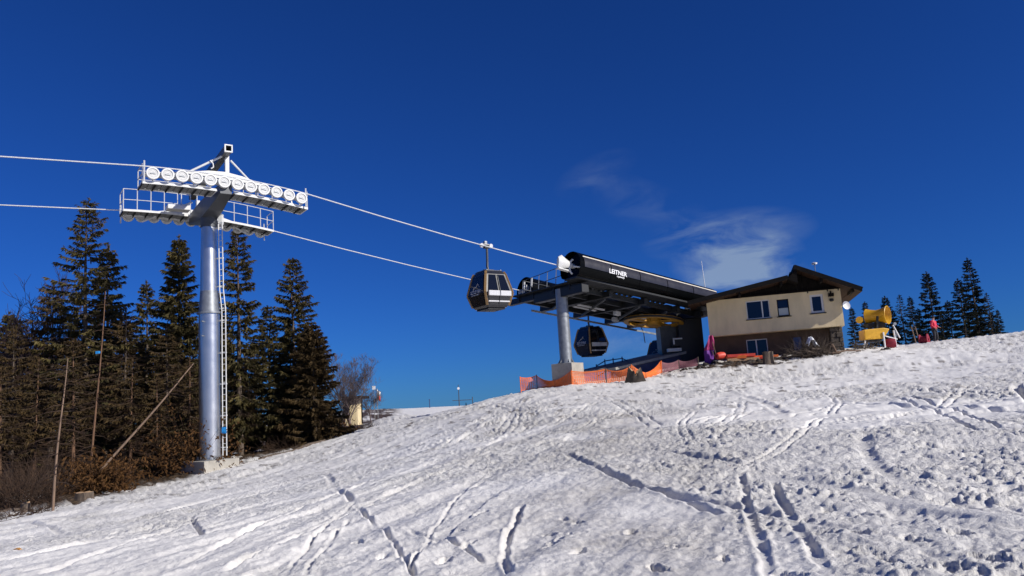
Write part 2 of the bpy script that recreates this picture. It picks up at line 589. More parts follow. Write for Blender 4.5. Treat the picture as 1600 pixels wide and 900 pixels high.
tracks = [  # photo polylines, half width, depth, rim
    ([(1158, 748), (1166, 785), (1178, 825), (1192, 865), (1206, 910)], 0.07, 0.045, 0.022),
    ([(1205, 758), (1226, 795), (1248, 832), (1272, 868), (1304, 912)], 0.07, 0.05, 0.022),
    ([(878, 708), (925, 730), (965, 752), (1010, 768), (1060, 786), (1130, 812)], 0.09, 0.06, 0.035),
    ([(1000, 700), (1080, 715), (1160, 726)], 0.10, 0.05, 0.03),
    ([(300, 905), (420, 845), (545, 785), (660, 742), (790, 702), (880, 682)], 0.13, -0.05, 0.0),
    ([(345, 905), (470, 838), (585, 782), (700, 738), (820, 700)], 0.09, 0.05, 0.03),
    ([(240, 905), (400, 828), (520, 776), (620, 740)], 0.07, 0.04, 0.03),
    ([(0, 885), (160, 850), (330, 800), (470, 760), (610, 715)], 0.12, 0.03, 0.02),
    ([(440, 905), (480, 855), (520, 815), (556, 785)], 0.045, 0.06, 0.02),
    ([(470, 905), (510, 852), (545, 815)], 0.045, 0.05, 0.02),
    ([(505, 736), (522, 760), (550, 786)], 0.07, 0.09, 0.03),
    ([(556, 790), (585, 822), (612, 842), (632, 872), (650, 905)], 0.045, 0.075, 0.025),
    ([(818, 792), (800, 825), (788, 858), (792, 905)], 0.055, 0.08, 0.03),
    ([(640, 830), (700, 850), (760, 880)], 0.05, 0.04, 0.02),
    ([(300, 806), (303, 828), (320, 842)], 0.05, 0.08, 0.03),
    ([(40, 822), (75, 824), (105, 838)], 0.08, 0.09, 0.03),
    ([(195, 790), (240, 775), (282, 768)], 0.08, 0.08, 0.02),
    ([(1010, 770), (1100, 790), (1200, 802), (1330, 830)], 0.10, 0.04, 0.03),
    ([(1240, 640), (1350, 634), (1480, 640), (1610, 650)], 0.10, 0.06, 0.04),
    ([(1130, 610), (1200, 630), (1225, 650)], 0.12, 0.05, 0.03),
    ([(1345, 690), (1362, 730), (1400, 758), (1460, 780)], 0.14, -0.07, 0.0),
    ([(1180, 748), (1290, 765), (1430, 790), (1610, 815)], 0.22, -0.05, 0.0),
    ([(1590, 600), (1588, 615), (1612, 635)], 0.10, 0.12, 0.04),
    ([(900, 640), (1000, 636), (1090, 632)], 0.12, 0.06, 0.03),
    ([(720, 690), (800, 668), (900, 650)], 0.12, 0.06, 0.03),
    ([(1340, 560), (1420, 552), (1470, 546)], 0.10, 0.07, 0.03),
    ([(640, 900), (700, 790), (760, 740)], 0.04, 0.04, 0.02),
    ([(60, 905), (260, 835), (380, 800)], 0.10, 0.035, 0.02),
]
skis = []
for i in range(46):
    left = rnd.random() < .62
    q = V((rnd.uniform(-11, 1) if left else rnd.uniform(1, 13), rnd.uniform(6.5, 26), 0))
    hd = rad(rnd.gauss(24, 12)) if left else rad(rnd.choice((rnd.gauss(15, 25), rnd.gauss(75, 20))))
    kv = rnd.gauss(0, .012)
    lp, rp2 = [], []
    gap_ = rnd.uniform(.16, .4)
    for j in range(rnd.randint(12, 30)):
        nx = V((math.cos(hd), -math.sin(hd), 0)) * gap_ / 2
        lp.append(q - nx)
        rp2.append(q + nx)
        q = q + V((math.sin(hd), math.cos(hd), 0)) * .9
        hd += kv + rnd.gauss(0, .02)
    dpt = rnd.uniform(.012, .028)
    skis.append((lp, rnd.uniform(.028, .042), dpt, .008))
    skis.append((rp2, rnd.uniform(.028, .042), dpt * rnd.uniform(.3, 1), .008))
front = (np.abs(AA.ravel()) < rad(47)) | (AA.ravel() > rad(313))
for (pl, w, dep, rim) in skis + tracks:
    pts = [q if isinstance(q, Vector) else ground_px(*q) for q in pl]
    # smooth the line
    for _ in range(0 if isinstance(pl[0], Vector) else 2):
        q = [pts[0]]
        for a, b in zip(pts[:-1], pts[1:]):
            q += [a * .75 + b * .25, a * .25 + b * .75]
        pts = q + [pts[-1]]
    xs, ys = [p.x for p in pts], [p.y for p in pts]
    sel = np.where(front & (X > min(xs) - 1) & (X < max(xs) + 1) & (Y > min(ys) - 1) & (Y < max(ys) + 1))[0]
    px_, py_ = X[sel], Y[sel]
    px_ = px_ + fbm(px_, py_, 0.6, 3, 81, .6) * 0.05
    py_ = py_ + fbm(px_, py_, 0.6, 3, 91, .6) * 0.05
    dm = np.full(len(sel), 9.0)
    tt = np.zeros(len(sel))
    for k, (a, b) in enumerate(zip(pts[:-1], pts[1:])):
        dx, dy = b.x - a.x, b.y - a.y
        L2 = dx * dx + dy * dy + 1e-9
        t = np.clip(((px_ - a.x) * dx + (py_ - a.y) * dy) / L2, 0, 1)
        d = np.hypot(px_ - a.x - t * dx, py_ - a.y - t * dy)
        up = d < dm
        dm = np.where(up, d, dm)
        tt = np.where(up, (k + t) / (len(pts) - 1), tt)
    fade = np.minimum(1, np.minimum(tt, 1 - tt) * 9)
    vary = 0.85 + fbm(px_, py_, 0.9, 2, 61) * 0.5
    wloc = w * (.40 + py_ / 32)
    g = np.exp(-(dm / wloc) ** 4)
    H[sel] = H[sel] * (1 - 0.85 * g * fade) - dep * .5 * vary * g * fade
    H[sel] += .55 * rim * (0.7 + .8 * lump[sel]) * np.exp(-((dm - 1.75 * wloc) / (0.6 * wloc)) ** 2) * fade

prints = [(870, 852), (905, 822), (880, 816), (902, 872), (862, 862), (858, 836), (884, 842), (692, 884), (752, 806), (716, 836), (732, 858), (1338, 834), (1328, 812), (1292, 802),
          (1352, 862), (1392, 872), (1478, 886), (1290, 838), (1258, 812), (1352, 806), (1420, 838), (1545, 868), (1500, 830), (1060, 862), (985, 838), (1030, 895), (600, 870), (560, 850), (1130, 880), (1235, 900)]
for i, q in enumerate(prints):
    c = ground_px(*q)
    an = rnd.uniform(-.6, .6)
    dx, dy = X - c.x, Y - c.y
    sel = np.where(front & (np.abs(dx) < .7) & (np.abs(dy) < .7))[0]
    a = dx[sel] * math.cos(an) + dy[sel] * math.sin(an)
    b = -dx[sel] * math.sin(an) + dy[sel] * math.cos(an)
    q2 = np.sqrt((a / 0.055) ** 2 + (b / 0.11) ** 2) + fbm(X[sel], Y[sel], .10, 3, 101, .7) * 1.1
    H[sel] += -0.05 * (1 - sstep(0.6, 1.35, q2)) + 0.009 * np.exp(-((q2 - 1.5) / .35) ** 2)

H *= np.clip(1.5 - R_ / 130, 0.25, 1)
H = H * (R_ < 200)
Z = Zb + H * np.where(R_ < 60, 1, np.clip(1 - (R_ - 60) / 200, 0.3, 1)) + forest * (0.05 + lump * 0.12)

# true colour differences of the snow: old dirty snow, soil showing through, needles
dirtreg = np.exp(-(((uu - 0.10) / 0.20) ** 2)) * sstep(60, 12, R_)
dirt = np.clip(0.02 + 0.44 * dirtreg * (0.75 + fbm(X, Y, 1.6, 4, 111) * 1.1) + 0.16 * fbm(X, Y, 3.0, 4, 121), 0, 1)
speck = sstep(0.40, 0.52, fbm(X, Y * 0.8, 0.5, 3, 131, 0.6)) * sstep(16, 36, R_) * sstep(75, 55, R_)
hp = P(1240, 570, 45.0)
patch = np.exp(-(((X - hp.x + 1.2) / 4.6) ** 2) - ((Y - hp.y - 0.3) / 1.7) ** 2)
soil = np.clip(sstep(0.02, 0.22, patch * 0.9 - 0.30 + fbm(X, Y, 0.8, 4, 141, 0.65) * 0.75), 0, 1) * (patch > .05)
fpatch = sstep(-0.22, 0.10, fbm(X, Y, 1.9, 4, 151, 0.6) + 0.10 * np.clip(dist_in, -2, 3) - .08)
earth = np.clip(np.maximum(forest * fpatch, np.maximum(soil, speck * 0.75)), 0, 1)

me = bpy.data.meshes.new('snow_slope')
verts = np.stack([X, Y, Z], 1)
ii, jj = np.meshgrid(np.arange(nr - 1), np.arange(na), indexing='ij')
j2 = (jj + 1) % na
quads = np.stack([ii * na + jj, ii * na + j2, (ii + 1) * na + j2, (ii + 1) * na + jj], -1).reshape(-1, 4)[:, ::-1]
centre = np.array([[0, 0, gz(0, 0)]])
verts = np.concatenate([verts, centre])
tri = [(j, (j + 1) % na, nr * na) for j in range(na)]
nq, ntr = len(quads), len(tri)
me.vertices.add(len(verts))
me.vertices.foreach_set('co', verts.astype(np.float32).ravel())
me.loops.add(nq * 4 + ntr * 3)
me.loops.foreach_set('vertex_index', np.concatenate([quads.ravel(), np.array(tri)[:, ::-1].ravel()]).astype(np.int32))
me.polygons.add(nq + ntr)
me.polygons.foreach_set('loop_start', np.concatenate([np.arange(nq) * 4, nq * 4 + np.arange(ntr) * 3]).astype(np.int32))
me.polygons.foreach_set('use_smooth', np.ones(nq + ntr, bool))
me.update(calc_edges=True)
for nm, arr in (('dirt', dirt), ('earth', earth), ('rough', np.clip(rough + .5 * forest, 0, 1.2))):
    at = me.attributes.new(nm, 'FLOAT', 'POINT')
    at.data.foreach_set('value', np.append(arr, 0).astype(np.float32))

ms = bpy.data.materials.new('spring_snow')
ms.use_nodes = True
nt = ms.node_tree
bs = nt.nodes['Principled BSDF']


def nd(t, **kw):
    n = nt.nodes.new(t)
    for k, v in kw.items():
        setattr(n, k, v)
    return n


tc = nd('ShaderNodeTexCoord')
ad = nd('ShaderNodeAttribute', attribute_name='dirt')
ae = nd('ShaderNodeAttribute', attribute_name='earth')
nz1 = nd('ShaderNodeTexNoise')
nz1.inputs['Scale'].default_value = 5.0
nz1.inputs['Detail'].default_value = 8
nz1.inputs['Roughness'].default_value = 0.7
nt.links.new(tc.outputs['Object'], nz1.inputs['Vector'])
mm = nd('ShaderNodeMath', operation='MULTIPLY')
r1 = nd('ShaderNodeMapRange')
r1.inputs[1].default_value, r1.inputs[2].default_value = 0.3, 0.7
r1.inputs[3].default_value, r1.inputs[4].default_value = 0.35, 1.4
nt.links.new(nz1.outputs['Fac'], r1.inputs[0])
nt.links.new(ad.outputs['Fac'], mm.inputs[0])
nt.links.new(r1.outputs[0], mm.inputs[1])
mm.use_clamp = True
mx = nd('ShaderNodeMixRGB')
mx.inputs[1].default_value = (0.87, 0.845, 0.80, 1)
mx.inputs[2].default_value = (0.33, 0.30, 0.26, 1)
nt.links.new(mm.outputs[0], mx.inputs[0])
nz2 = nd('ShaderNodeTexNoise')
nz2.inputs['Scale'].default_value = 9
nz2.inputs['Detail'].default_value = 7
nt.links.new(tc.outputs['Object'], nz2.inputs['Vector'])
rp = nd('ShaderNodeValToRGB')
rp.color_ramp.elements[0].color = (0.030, 0.022, 0.016, 1)
rp.color_ramp.elements[1].color = (0.135, 0.088, 0.050, 1)
rp.color_ramp.elements[0].position, rp.color_ramp.elements[1].position = 0.35, 0.68
nt.links.new(nz2.outputs['Fac'], rp.inputs[0])
mx2 = nd('ShaderNodeMixRGB')
nt.links.new(ae.outputs['Fac'], mx2.inputs[0])
nt.links.new(mx.outputs[0], mx2.inputs[1])
nt.links.new(rp.outputs[0], mx2.inputs[2])
nt.links.new(mx2.outputs[0], bs.inputs['Base Color'])
bs.inputs['Roughness'].default_value = 0.62
bs.inputs['Specular IOR Level'].default_value = 0.35
nb = nd('ShaderNodeTexNoise')
nb.inputs['Scale'].default_value = 13
nb.inputs['Detail'].default_value = 9
nb.inputs['Roughness'].default_value = 0.68
nt.links.new(tc.outputs['Object'], nb.inputs['Vector'])
bp = nd('ShaderNodeBump')
bp.inputs['Strength'].default_value = 0.9
bp.inputs['Distance'].default_value = 0.09
nt.links.new(nb.outputs['Fac'], bp.inputs['Height'])
ar = nd('ShaderNodeAttribute', attribute_name='rough')
rm = nd('ShaderNodeMapRange')
rm.inputs[1].default_value, rm.inputs[2].default_value = 0.05, 1.0
rm.inputs[3].default_value, rm.inputs[4].default_value = 0.18, 1.0
nt.links.new(ar.outputs['Fac'], rm.inputs[0])
nt.links.new(rm.outputs[0], bp.inputs['Strength'])
nt.links.new(bp.outputs[0], bs.inputs['Normal'])
me.materials.append(ms)
slope = bpy.data.objects.new('snow_slope', me)
COL.objects.link(slope)
slope['kind'] = 'structure'
slope['label'] = 'rutted, partly dirty snow slope with ski tracks and footprints'

# ------------------------------------------------------------------ lift line frame
LAZ = rad(55)
LD = V((math.sin(LAZ), math.cos(LAZ), 0))         # along the rope, uphill towards the station
LC = V((-math.cos(LAZ), math.sin(LAZ), 0))        # across the line, away from the camera
UP = V((0, 0, 1))
GAUGE = 6.3
NEAR0 = P(354, 276, 32.0)                          # rope over the middle of the near sheave train
AXIS = NEAR0 + LC * (GAUGE / 2)
S_A, S_B = -0.062, -0.0150


def rope_z(s):
    return S_A * s + S_B * s * s


def train_pt(k, s, c=0.0, z=0.0):
    """point on sheave train k (0 near, 1 far): s along the line, c across, z above the rope"""
    o = NEAR0 + LC * (GAUGE * k)
    return o + LD * s + LC * c + UP * (rope_z(s) + z - (.26 - .012 * s) * k)


TB = V((AXIS.x, AXIS.y, gz(AXIS.x, AXIS.y)))
ztop = NEAR0.z
tower = thing('lift_tower', TB, 'tall galvanised gondola lift tower with white sheave trains beside the wood', 'lift tower')
PR = cR.copy(); PR.z = 0; PR.normalize()           # the ladder stands on the right of the pole

# concrete block
ba = rad(-34)
bx_, by_ = V((math.cos(ba), math.sin(ba), 0)), V((-math.sin(ba), math.cos(ba), 0))
BT = P(337, 718, AXIS.y).z
MB().box((TB.x, TB.y, BT - 1.0), (1.75, 1.75, 2.0), (bx_, by_, UP)).build('concrete_base', 'conc', tower, bevel=0.02)
zj = P(333, 488, AXIS.y).z
zc = P(333, 455, AXIS.y).z
Rl, Ru0, Ru1 = 0.455, 0.385, 0.335
lower = MB().lathe((TB.x, TB.y, 0), UP, [(BT, 0), (BT, Rl), (zj, Rl), (zj, 0)], 40).build('lower_pole', 'galv', tower, True)
MB().lathe((TB.x, TB.y, 0), UP, [(BT + .004, 0), (BT + .004, Rl + .14), (BT + .05, Rl + .14), (BT + .05, 0)], 40).build('base_flange', 'galvd', lower, True)
b0 = None
for k in range(16):
    a = 2 * math.pi * k / 16
    q = V((TB.x + math.cos(a) * (Rl + .08), TB.y + math.sin(a) * (Rl + .08), BT + .05))
    if b0 is None:
        b0 = MB().lathe((0, 0, 0), UP, [(0, 0), (0, .035), (.05, .035), (.05, .018), (.14, .018), (.14, 0)], 8).build('anchor_bolt', 'galvd', lower, org=(0, 0, 0))
        b0.location = q - TB
    else:
        piece('anchor_bolt', b0.data, lower, q - TB)
MB().lathe((TB.x, TB.y, 0), UP, [(zj - .07, Rl + .01), (zj - .07, Rl + .08), (zj + .01, Rl + .08), (zj + .01, Rl - .02)], 40).build('joint_flange', 'galvd', tower, True)
MB().lathe((TB.x, TB.y, 0), UP, [(zj + .01, Rl - .005), (zc, Ru0)], 40).build('tapered_collar', 'galvd', tower, True)
upper = MB().lathe((TB.x, TB.y, 0), UP, [(zc, Ru0), (ztop - 1.55, Ru1)], 40).build('upper_pole', 'galv', tower, True)
MB().lathe((TB.x, TB.y, 0), UP, [(ztop - 1.55, Ru1 + .035), (ztop - 1.5, Ru1 + .035), (ztop - .9, Ru1 + .03), (ztop - .55, Ru1 + .02), (ztop - .55, 0)], 32).build('pole_head', 'armgrey', tower, True)
for zz, aa_ in ((zj - .45, -100), (zj - .45, 175), (zj - 1.1, -100), (zj - 1.1, 175)):
    d = V((math.cos(rad(aa_)), math.sin(rad(aa_)), 0))
    MB().bar(V((TB.x, TB.y, zz)) + d * (Rl - .02), V((TB.x, TB.y, zz)) + d * (Rl + .16), .05).build('step_lug', 'galvd', lower)

# cross arm: tapered box from near train to far train
ca_ = MB()
for sgn in (-1, 1):
    def sec(t, w, h, zo):
        c = V((AXIS.x, AXIS.y, ztop + zo)) + LC * (sgn * t)
        return [c + LD * (w * a) + UP * (h * b) for a, b in ((-1, -1), (1, -1), (1, 1), (-1, 1))]
    rings = [sec(0, .36, .42, -.72), sec(1.2, .33, .36, -.66), sec(GAUGE / 2 - .12, .25, .22, -.52)]
    vs = sum(rings, [])
    fs = []
    for i in range(2):
        for k in range(4):
            a, b = i * 4 + k, i * 4 + (k + 1) % 4
            fs.append((a, b, b + 4, a + 4))
    fs.append((8, 9, 10, 11))
    ca_.add(vs, fs)
ca_.build('cross_arm', 'armgrey', tower, bevel=0.015)

# sheave trains
SR = 0.262
sheave_me = None
wheel_ax = (LD, UP, LC)
for k in (0, 1):
    inn = 1 if k == 0 else -1                      # towards the pole
    tr = MB()
    # main rocker beam, deep in the middle
    out = []
    for s_, h0, h1 in ((-3.2, -.34, -.20), (-1.8, -.36, -.02), (-.7, -.36, .20), (0, -.36, .26), (.7, -.36, .20), (1.8, -.36, -.02), (3.2, -.34, -.20)):
        out.append((s_, h0, h1))
    poly = [train_pt(k, s_, inn * .16, h1) for s_, h0, h1 in out] + [train_pt(k, s_, inn * .16, h0) for s_, h0, h1 in reversed(out)]
    tr.prism(poly, LC * (inn * .16))
    train = tr.build('sheave_train', 'white', tower, bevel=0.012)
    for i in range(12):
        s_ = -2.93 + i * 0.565
        loc = train_pt(k, s_, 0, -SR) - TB
        if sheave_me is None:
            o = MB().lathe((0, 0, 0), V((0, 0, 1)), [(-.07, 0), (-.07, .10), (-.055, .11), (-.03, .19), (-.075, .198), (-.075, .25), (-.05, .262), (-.02, .255), (-.012, .238), (.012, .238), (.02, .255), (.05, .262), (.075, .25), (.075, .198), (.03, .19), (.035, .11), (.05, .10), (.05, 0)], 28).build('sheave', 'white', train, True, org=(0, 0, 0))
            sheave_me = o.data
            hub = MB().lathe((0, 0, 0), V((0, 0, 1)), [(.06, .0), (.115, .0), (.115, .055), (.06, .06)], 14).build('hub', 'galvd', None, True)
            hub_me = hub.data
            bpy.data.objects.remove(hub)
            o.location = loc
            o.rotation_mode = 'QUATERNION'
            o.rotation_quaternion = basis_quat(LD, UP, -LC) if k == 0 else basis_quat(LD, UP, -LC)
        else:
            o = piece('sheave', sheave_me, train, loc, basis_quat(LD, UP, -LC))
        if i == 0 and k == 0:
            dsk = MB().lathe((0, 0, 0), V((0, 0, 1)), [(.036, 0), (.052, .03), (.044, .187), (.032, .187)], 24).build('wheel_disc', 'disc', None, True)
            disc_me = dsk.data
            bpy.data.objects.remove(dsk)
        piece('wheel_disc', disc_me, train, loc, basis_quat(LD, UP, -LC))
        MB().bar(train_pt(k, s_ - .10, -.072, -SR - .01), train_pt(k, s_ + .10, -.072, -SR - .02), .03, .035).build('hub_plate', 'galvd', train)
        bar = MB()
        if i % 2 == 0 and i < 12:
            a, b = train_pt(k, s_, inn * .11, -SR), train_pt(k, s_ + .565, inn * .11, -SR)
            bar.bar(a - LD * .05, b + LD * .05, .035, .10).build('rocker_arm', 'white', train)
    # capture bar at the ends, rope catchers
    for s_ in (-3.25, 3.5):
        MB().bar(train_pt(k, s_, 0, -.62), train_pt(k, s_, 0, .26), .045).bar(train_pt(k, s_, 0, -.3), train_pt(k, s_ * .92, inn * .2, -.3), .05).build('rope_catcher', 'white', train)
    # walkway on the pole side, under the sheaves
    wz = -0.62 if k == 0 else -0.30
    rh = .78 if k == 0 else 1.02
    c0, c1 = inn * .16, inn * 1.16
    def wp(s_, c_, z_=0.0):
        return NEAR0 + LC * (GAUGE * k + c_) + LD * s_ + UP * (rope_z(s_) + wz + z_ - .26 * k)
    for side in (-1, 1):
        lo, hi = (-3.3, -.38) if side < 0 else (.38, 3.62)
        wk = MB()
        for c_ in (c0, c1):
            N = 6
            for i in range(N):
                s0, s1 = lo + (hi - lo) * i / N, lo + (hi - lo) * (i + 1) / N
                wk.bar(wp(s0, c_), wp(s1, c_), .05, .10)
        for s_ in (lo, hi):
            wk.bar(wp(s_, c0), wp(s_, c1), .05, .08)
        wko = wk.build('walkway_frame', 'white', tower)
        N = 11
        for i in range(N):
            s0, s1 = lo + (hi - lo) * i / N, lo + (hi - lo) * (i + 1) / N
            g = MB()
            for q in range(5):
                s_ = s0 + .05 + (s1 - s0 - .1) * q / 4
                g.bar(wp(s_, c0), wp(s_, c1), .045, .03)
            g.bar(wp(s0, (c0 + c1) / 2, .022), wp(s1, (c0 + c1) / 2, .022), abs(c1 - c0) * .92, .008)
            g.build('grating_panel', 'grate', wko)
            if i % 2 == 0:
                MB().bar(wp(s0, c0, -.06), wp(s0, c1, -.06), .05, .06).build('bearer', 'rubber', wko)
        # railing
        rl = MB()
        for zz in (rh * .5, rh):
            for i in range(6):
                s0, s1 = lo + (hi - lo) * i / 6, lo + (hi - lo) * (i + 1) / 6
                rl.tube([wp(s0, c1, zz), wp(s1, c1, zz)], .017, 6)
        for s_ in (lo, ) if side < 0 else (hi,):
            for zz in (rh * .5, rh):
                rl.tube([wp(s_, c0, zz), wp(s_, c1, zz)], .021, 6)
        rail = rl.build('handrail', 'white', wko)
        for i in range(6):
            s0 = lo + (hi - lo) * i / 5
            MB().bar(wp(s0, c1), wp(s0, c1, rh), .03).build('rail_post', 'white', wko)
        MB().bar(wp(lo if side < 0 else hi, c0), wp(lo if side < 0 else hi, c0, rh), .03).build('rail_post', 'white', wko)
        # hangers from beam to walkway
        for s_ in (side * 1.3, side * 2.9):
            MB().bar(train_pt(k, s_, inn * .24, -.3), wp(s_, c0), .05).build('walkway_hanger', 'white', wko)

# lifting gantry: beam parallel to the cross arm on two posts with braces
GZ = 1.16
ga, gb = NEAR0 + LC * -.35 + UP * GZ, NEAR0 + LC * (GAUGE + .3) + UP * (GZ - .35)
hb = MB()
w_ = .145
for (dx, dz, sx, sz) in ((0, w_ - .02, 2 * w_, .04), (0, -w_ + .02, 2 * w_, .04), (w_ - .02, 0, .04, 2 * w_ - .08), (-w_ + .02, 0, .04, 2 * w_ - .08)):
    hb.bar(ga + LD * dx + UP * dz, gb + LD * dx + UP * dz, sx, sz)
hb.bar(ga + LC * .5, gb - LC * .5, .2, .2)
gan = hb.build('lifting_beam', 'armgrey', tower)
fr = MB()
for (dx, dz, sx, sz) in ((0, w_, 2 * w_ + .05, .05), (0, -w_, 2 * w_ + .05, .05), (w_, 0, .05, 2 * w_), (-w_, 0, .05, 2 * w_)):
    fr.bar(ga + LD * dx + UP * dz - LC * .03, ga + LD * dx + UP * dz + LC * .05, sx, sz)
fr.build('beam_end_frame', 'white', gan)
for k in (0, 1):
    pz = GZ if k == 0 else GZ - .35
    cc = .42 if k == 0 else -.42
    MB().bar(train_pt(k, .12, cc, -.3), train_pt(k, .12, cc, pz - .1), .20, .16, LD).build('gantry_post', 'white', tower)
    top = train_pt(k, -.12, cc * .7, pz - .18)
    MB().tube([top, train_pt(k, -1.62 if k == 0 else -2.4, cc, -.02 if k == 0 else -.6)], .05, 8).build('gantry_brace', 'white', tower)
    top = train_pt(k, .25, cc * .7, pz - .30)
    MB().tube([top, train_pt(k, 1.25 if k == 0 else 2.5, cc, 0 if k == 0 else -.6)], .045, 8).build('gantry_brace', 'white', tower)
hk = NEAR0 + LC * .25 - LD * .62 + UP * .72
MB().tube([hk, hk + UP * -.12 + LD * .12, hk + UP * -.28 + LD * .14, hk + UP * -.36 + LD * .04], .03, 6).build('lifting_hook', 'white', gan)
# service frame on the far side of the pole head
c_ = V((AXIS.x, AXIS.y, ztop - .25)) + LC * 1.45 - LD * .55
MB().tube([c_ - LD * .35, c_ - LD * .35 + UP * .75, c_ + LD * .35 + UP * .75, c_ + LD * .35], .03, 6).build('guard_hoop', 'white', tower)
MB().box(c_ + UP * -.12 - LD * .5, (1.0, .6, .22), (LD, LC, UP)).build('junction_box', 'white', tower, bevel=.03)

# ladder
ld = MB()
lx0, lx1 = PR * (Rl + .13), PR * (Ru1 + .14)
face = V((-PR.y, PR.x, 0))
nodes = [(BT + .15, Rl + .15), (zj + .05, Rl + .15), (zc, Ru0 + .13), (ztop - 1.35, Ru1 + .14)]
def lad(z):
    zz = [n[0] for n in nodes]; oo = [n[1] for n in nodes]
    return V((TB.x, TB.y, z)) + PR * float(np.interp(z, zz, oo))
for off in (0.0, .17):
    ld.tube([lad(n[0]) + PR * off - face * .1 for n in nodes], .026, 6)
lado = ld.build('ladder', 'white', tower)
rung = MB().bar(V((0, 0, 0)), PR * .17, .022).build('rung', 'white', lado, org=(0, 0, 0))
z = BT + .4
first = True
while z < ztop - 1.4:
    q = lad(z) - face * .1 - TB
    if first:
        rung.location = q
        first = False
    else:
        piece('rung', rung.data, lado, q)
    z += .27
for i, z in enumerate((BT + .5, BT + 1.9, BT + 3.3, BT + 4.7, zj - .4, zj + .15, zc + .2, zc + 1.5, ztop - 1.6)):
    MB().bar(lad(z) - PR * .16, lad(z) + PR * .2 - face * .1, .045, .06).build('ladder_bracket', 'white', lado)
z = P(352, 672, AXIS.y).z
MB().box(lad(z) + PR * .09 - face * .16, (.20, .04, .28), (PR, face, UP)).build('blue_plate', 'blue', lado)
MB().box(lad(z - .05) - PR * .12 - face * .05, (.16, .14, .2), (PR, face, UP)).build('control_box', 'galvd', lado)
# floodlight-like bracket on top right of the pole head
MB().box(V((TB.x, TB.y, ztop - 1.2)) + PR * .55, (.22, .2, .5), (PR, face, UP)).build('lamp_box', 'white', tower, bevel=.03)

# ------------------------------------------------------------------ station frame
ST0 = P(891, 418, 42.6)                            # rope end of the near cover
dip = rad(8.0)
SD = (LD * math.cos(dip) - UP * math.sin(dip)).normalized()
SN = SD.cross(LC).normalized()


def sp(s, c, n=0.0):
    return ST0 + SD * s + LC * c + SN * n


SG = 6.7
colp = P(885, 568, 44.6)
SB = V((colp.x, colp.y, gz(colp.x, colp.y)))
station = thing('lift_station', SB, 'black gondola lift station with two long rounded covers on a steel column', 'lift station')

# ropes: straight spans outside, resting on the sheaves inside
for k in (0, 1):
    pts = []
    e0 = train_pt(k, -3.6)
    sl = -(S_A + 2 * S_B * -3.6) * (1.0 if k == 0 else .8)
    for t in (90, 60, 35, 18, 8):
        pts.append(e0 - LD * t - UP * (-sl * t * 1.0 + 0.0004 * t * t))
    for i in range(15):
        pts.append(train_pt(k, -3.6 + 7.2 * i / 14, 0, .015))
    end = sp(-.25, 0, -.05) if k == 0 else sp(1.5, SG, -.05)
    st = pts[-1]
    for t in (.25, .5, .75, 1):
        q = st.lerp(end, t)
        q.z -= 0.10 * 4 * t * (1 - t)
        pts.append(q)
    m = MB().tube(pts, .029, 8)
    o = m.build('haul_rope', 'rope', None, True)
    tag(o, 'steel rope over the near sheave train, carrying the hanging cabin' if k == 0 else 'steel rope on the far sheave train, passing behind the cabin', 'rope', 'haul ropes of the lift')
ROPE_END = [sp(-.25, 0, -.05), sp(1.5, SG, -.05)]
ROPE_ST = [train_pt(0, 3.6, 0, .015), train_pt(1, 3.6, 0, .015)]

# covers
CR = .93


def taper(s_):
    return 1.0 - .018 * s_


def cover(c, s0, s1, N, near):
    root = MB()
    prof = []
    for i in range(25):
        a = rad(-58 + 296 * i / 24)                # open a little underneath
        prof.append((math.cos(a) * CR, max(math.sin(a), -.62) * CR))
    L = (s1 - s0) / N
    for i in range(N):
        g = MB()
        a0, a1 = s0 + L * i + .012, s0 + L * (i + 1) - .012
        ring = lambda s_, k: [sp(s_, c + x * k * taper(s_), y * k * taper(s_)) for x, y in prof]
        o1, o2, i1, i2 = ring(a0, 1), ring(a1, 1), ring(a0, .95), ring(a1, .95)
        n = len(prof)
        fs = []
        for q in range(n - 1):
            fs += [(q, q + 1, n + q + 1, n + q), (2 * n + q, 3 * n + q, 3 * n + q + 1, 2 * n + q + 1)]
            fs += [(q, 2 * n + q, 2 * n + q + 1, q + 1), (n + q, n + q + 1, 3 * n + q + 1, 3 * n + q)]
        for q in (0, n - 1):
            fs.append((q, n + q, 3 * n + q, 2 * n + q))
        g.add(o1 + o2 + i1 + i2, fs)
        g.build('cover_panel', 'black', station, True)
    # inner bulkhead ring and machinery deck under the cover
    MB().prism([sp(s0 + .25, c + x * .93, y * .93) for x, y in prof], SD * .06).build('end_bulkhead', 'black', station)
    MB().box(sp((s0 + s1) / 2, c, -.62), (s1 - s0 - .1, 1.1, .10), (SD, LC, SN)).build('cover_floor', 'dsteel', station)
    return root


cover(0, 0, 11.4, 5, True)
cover(SG, 1.6, 13.5, 5, False)
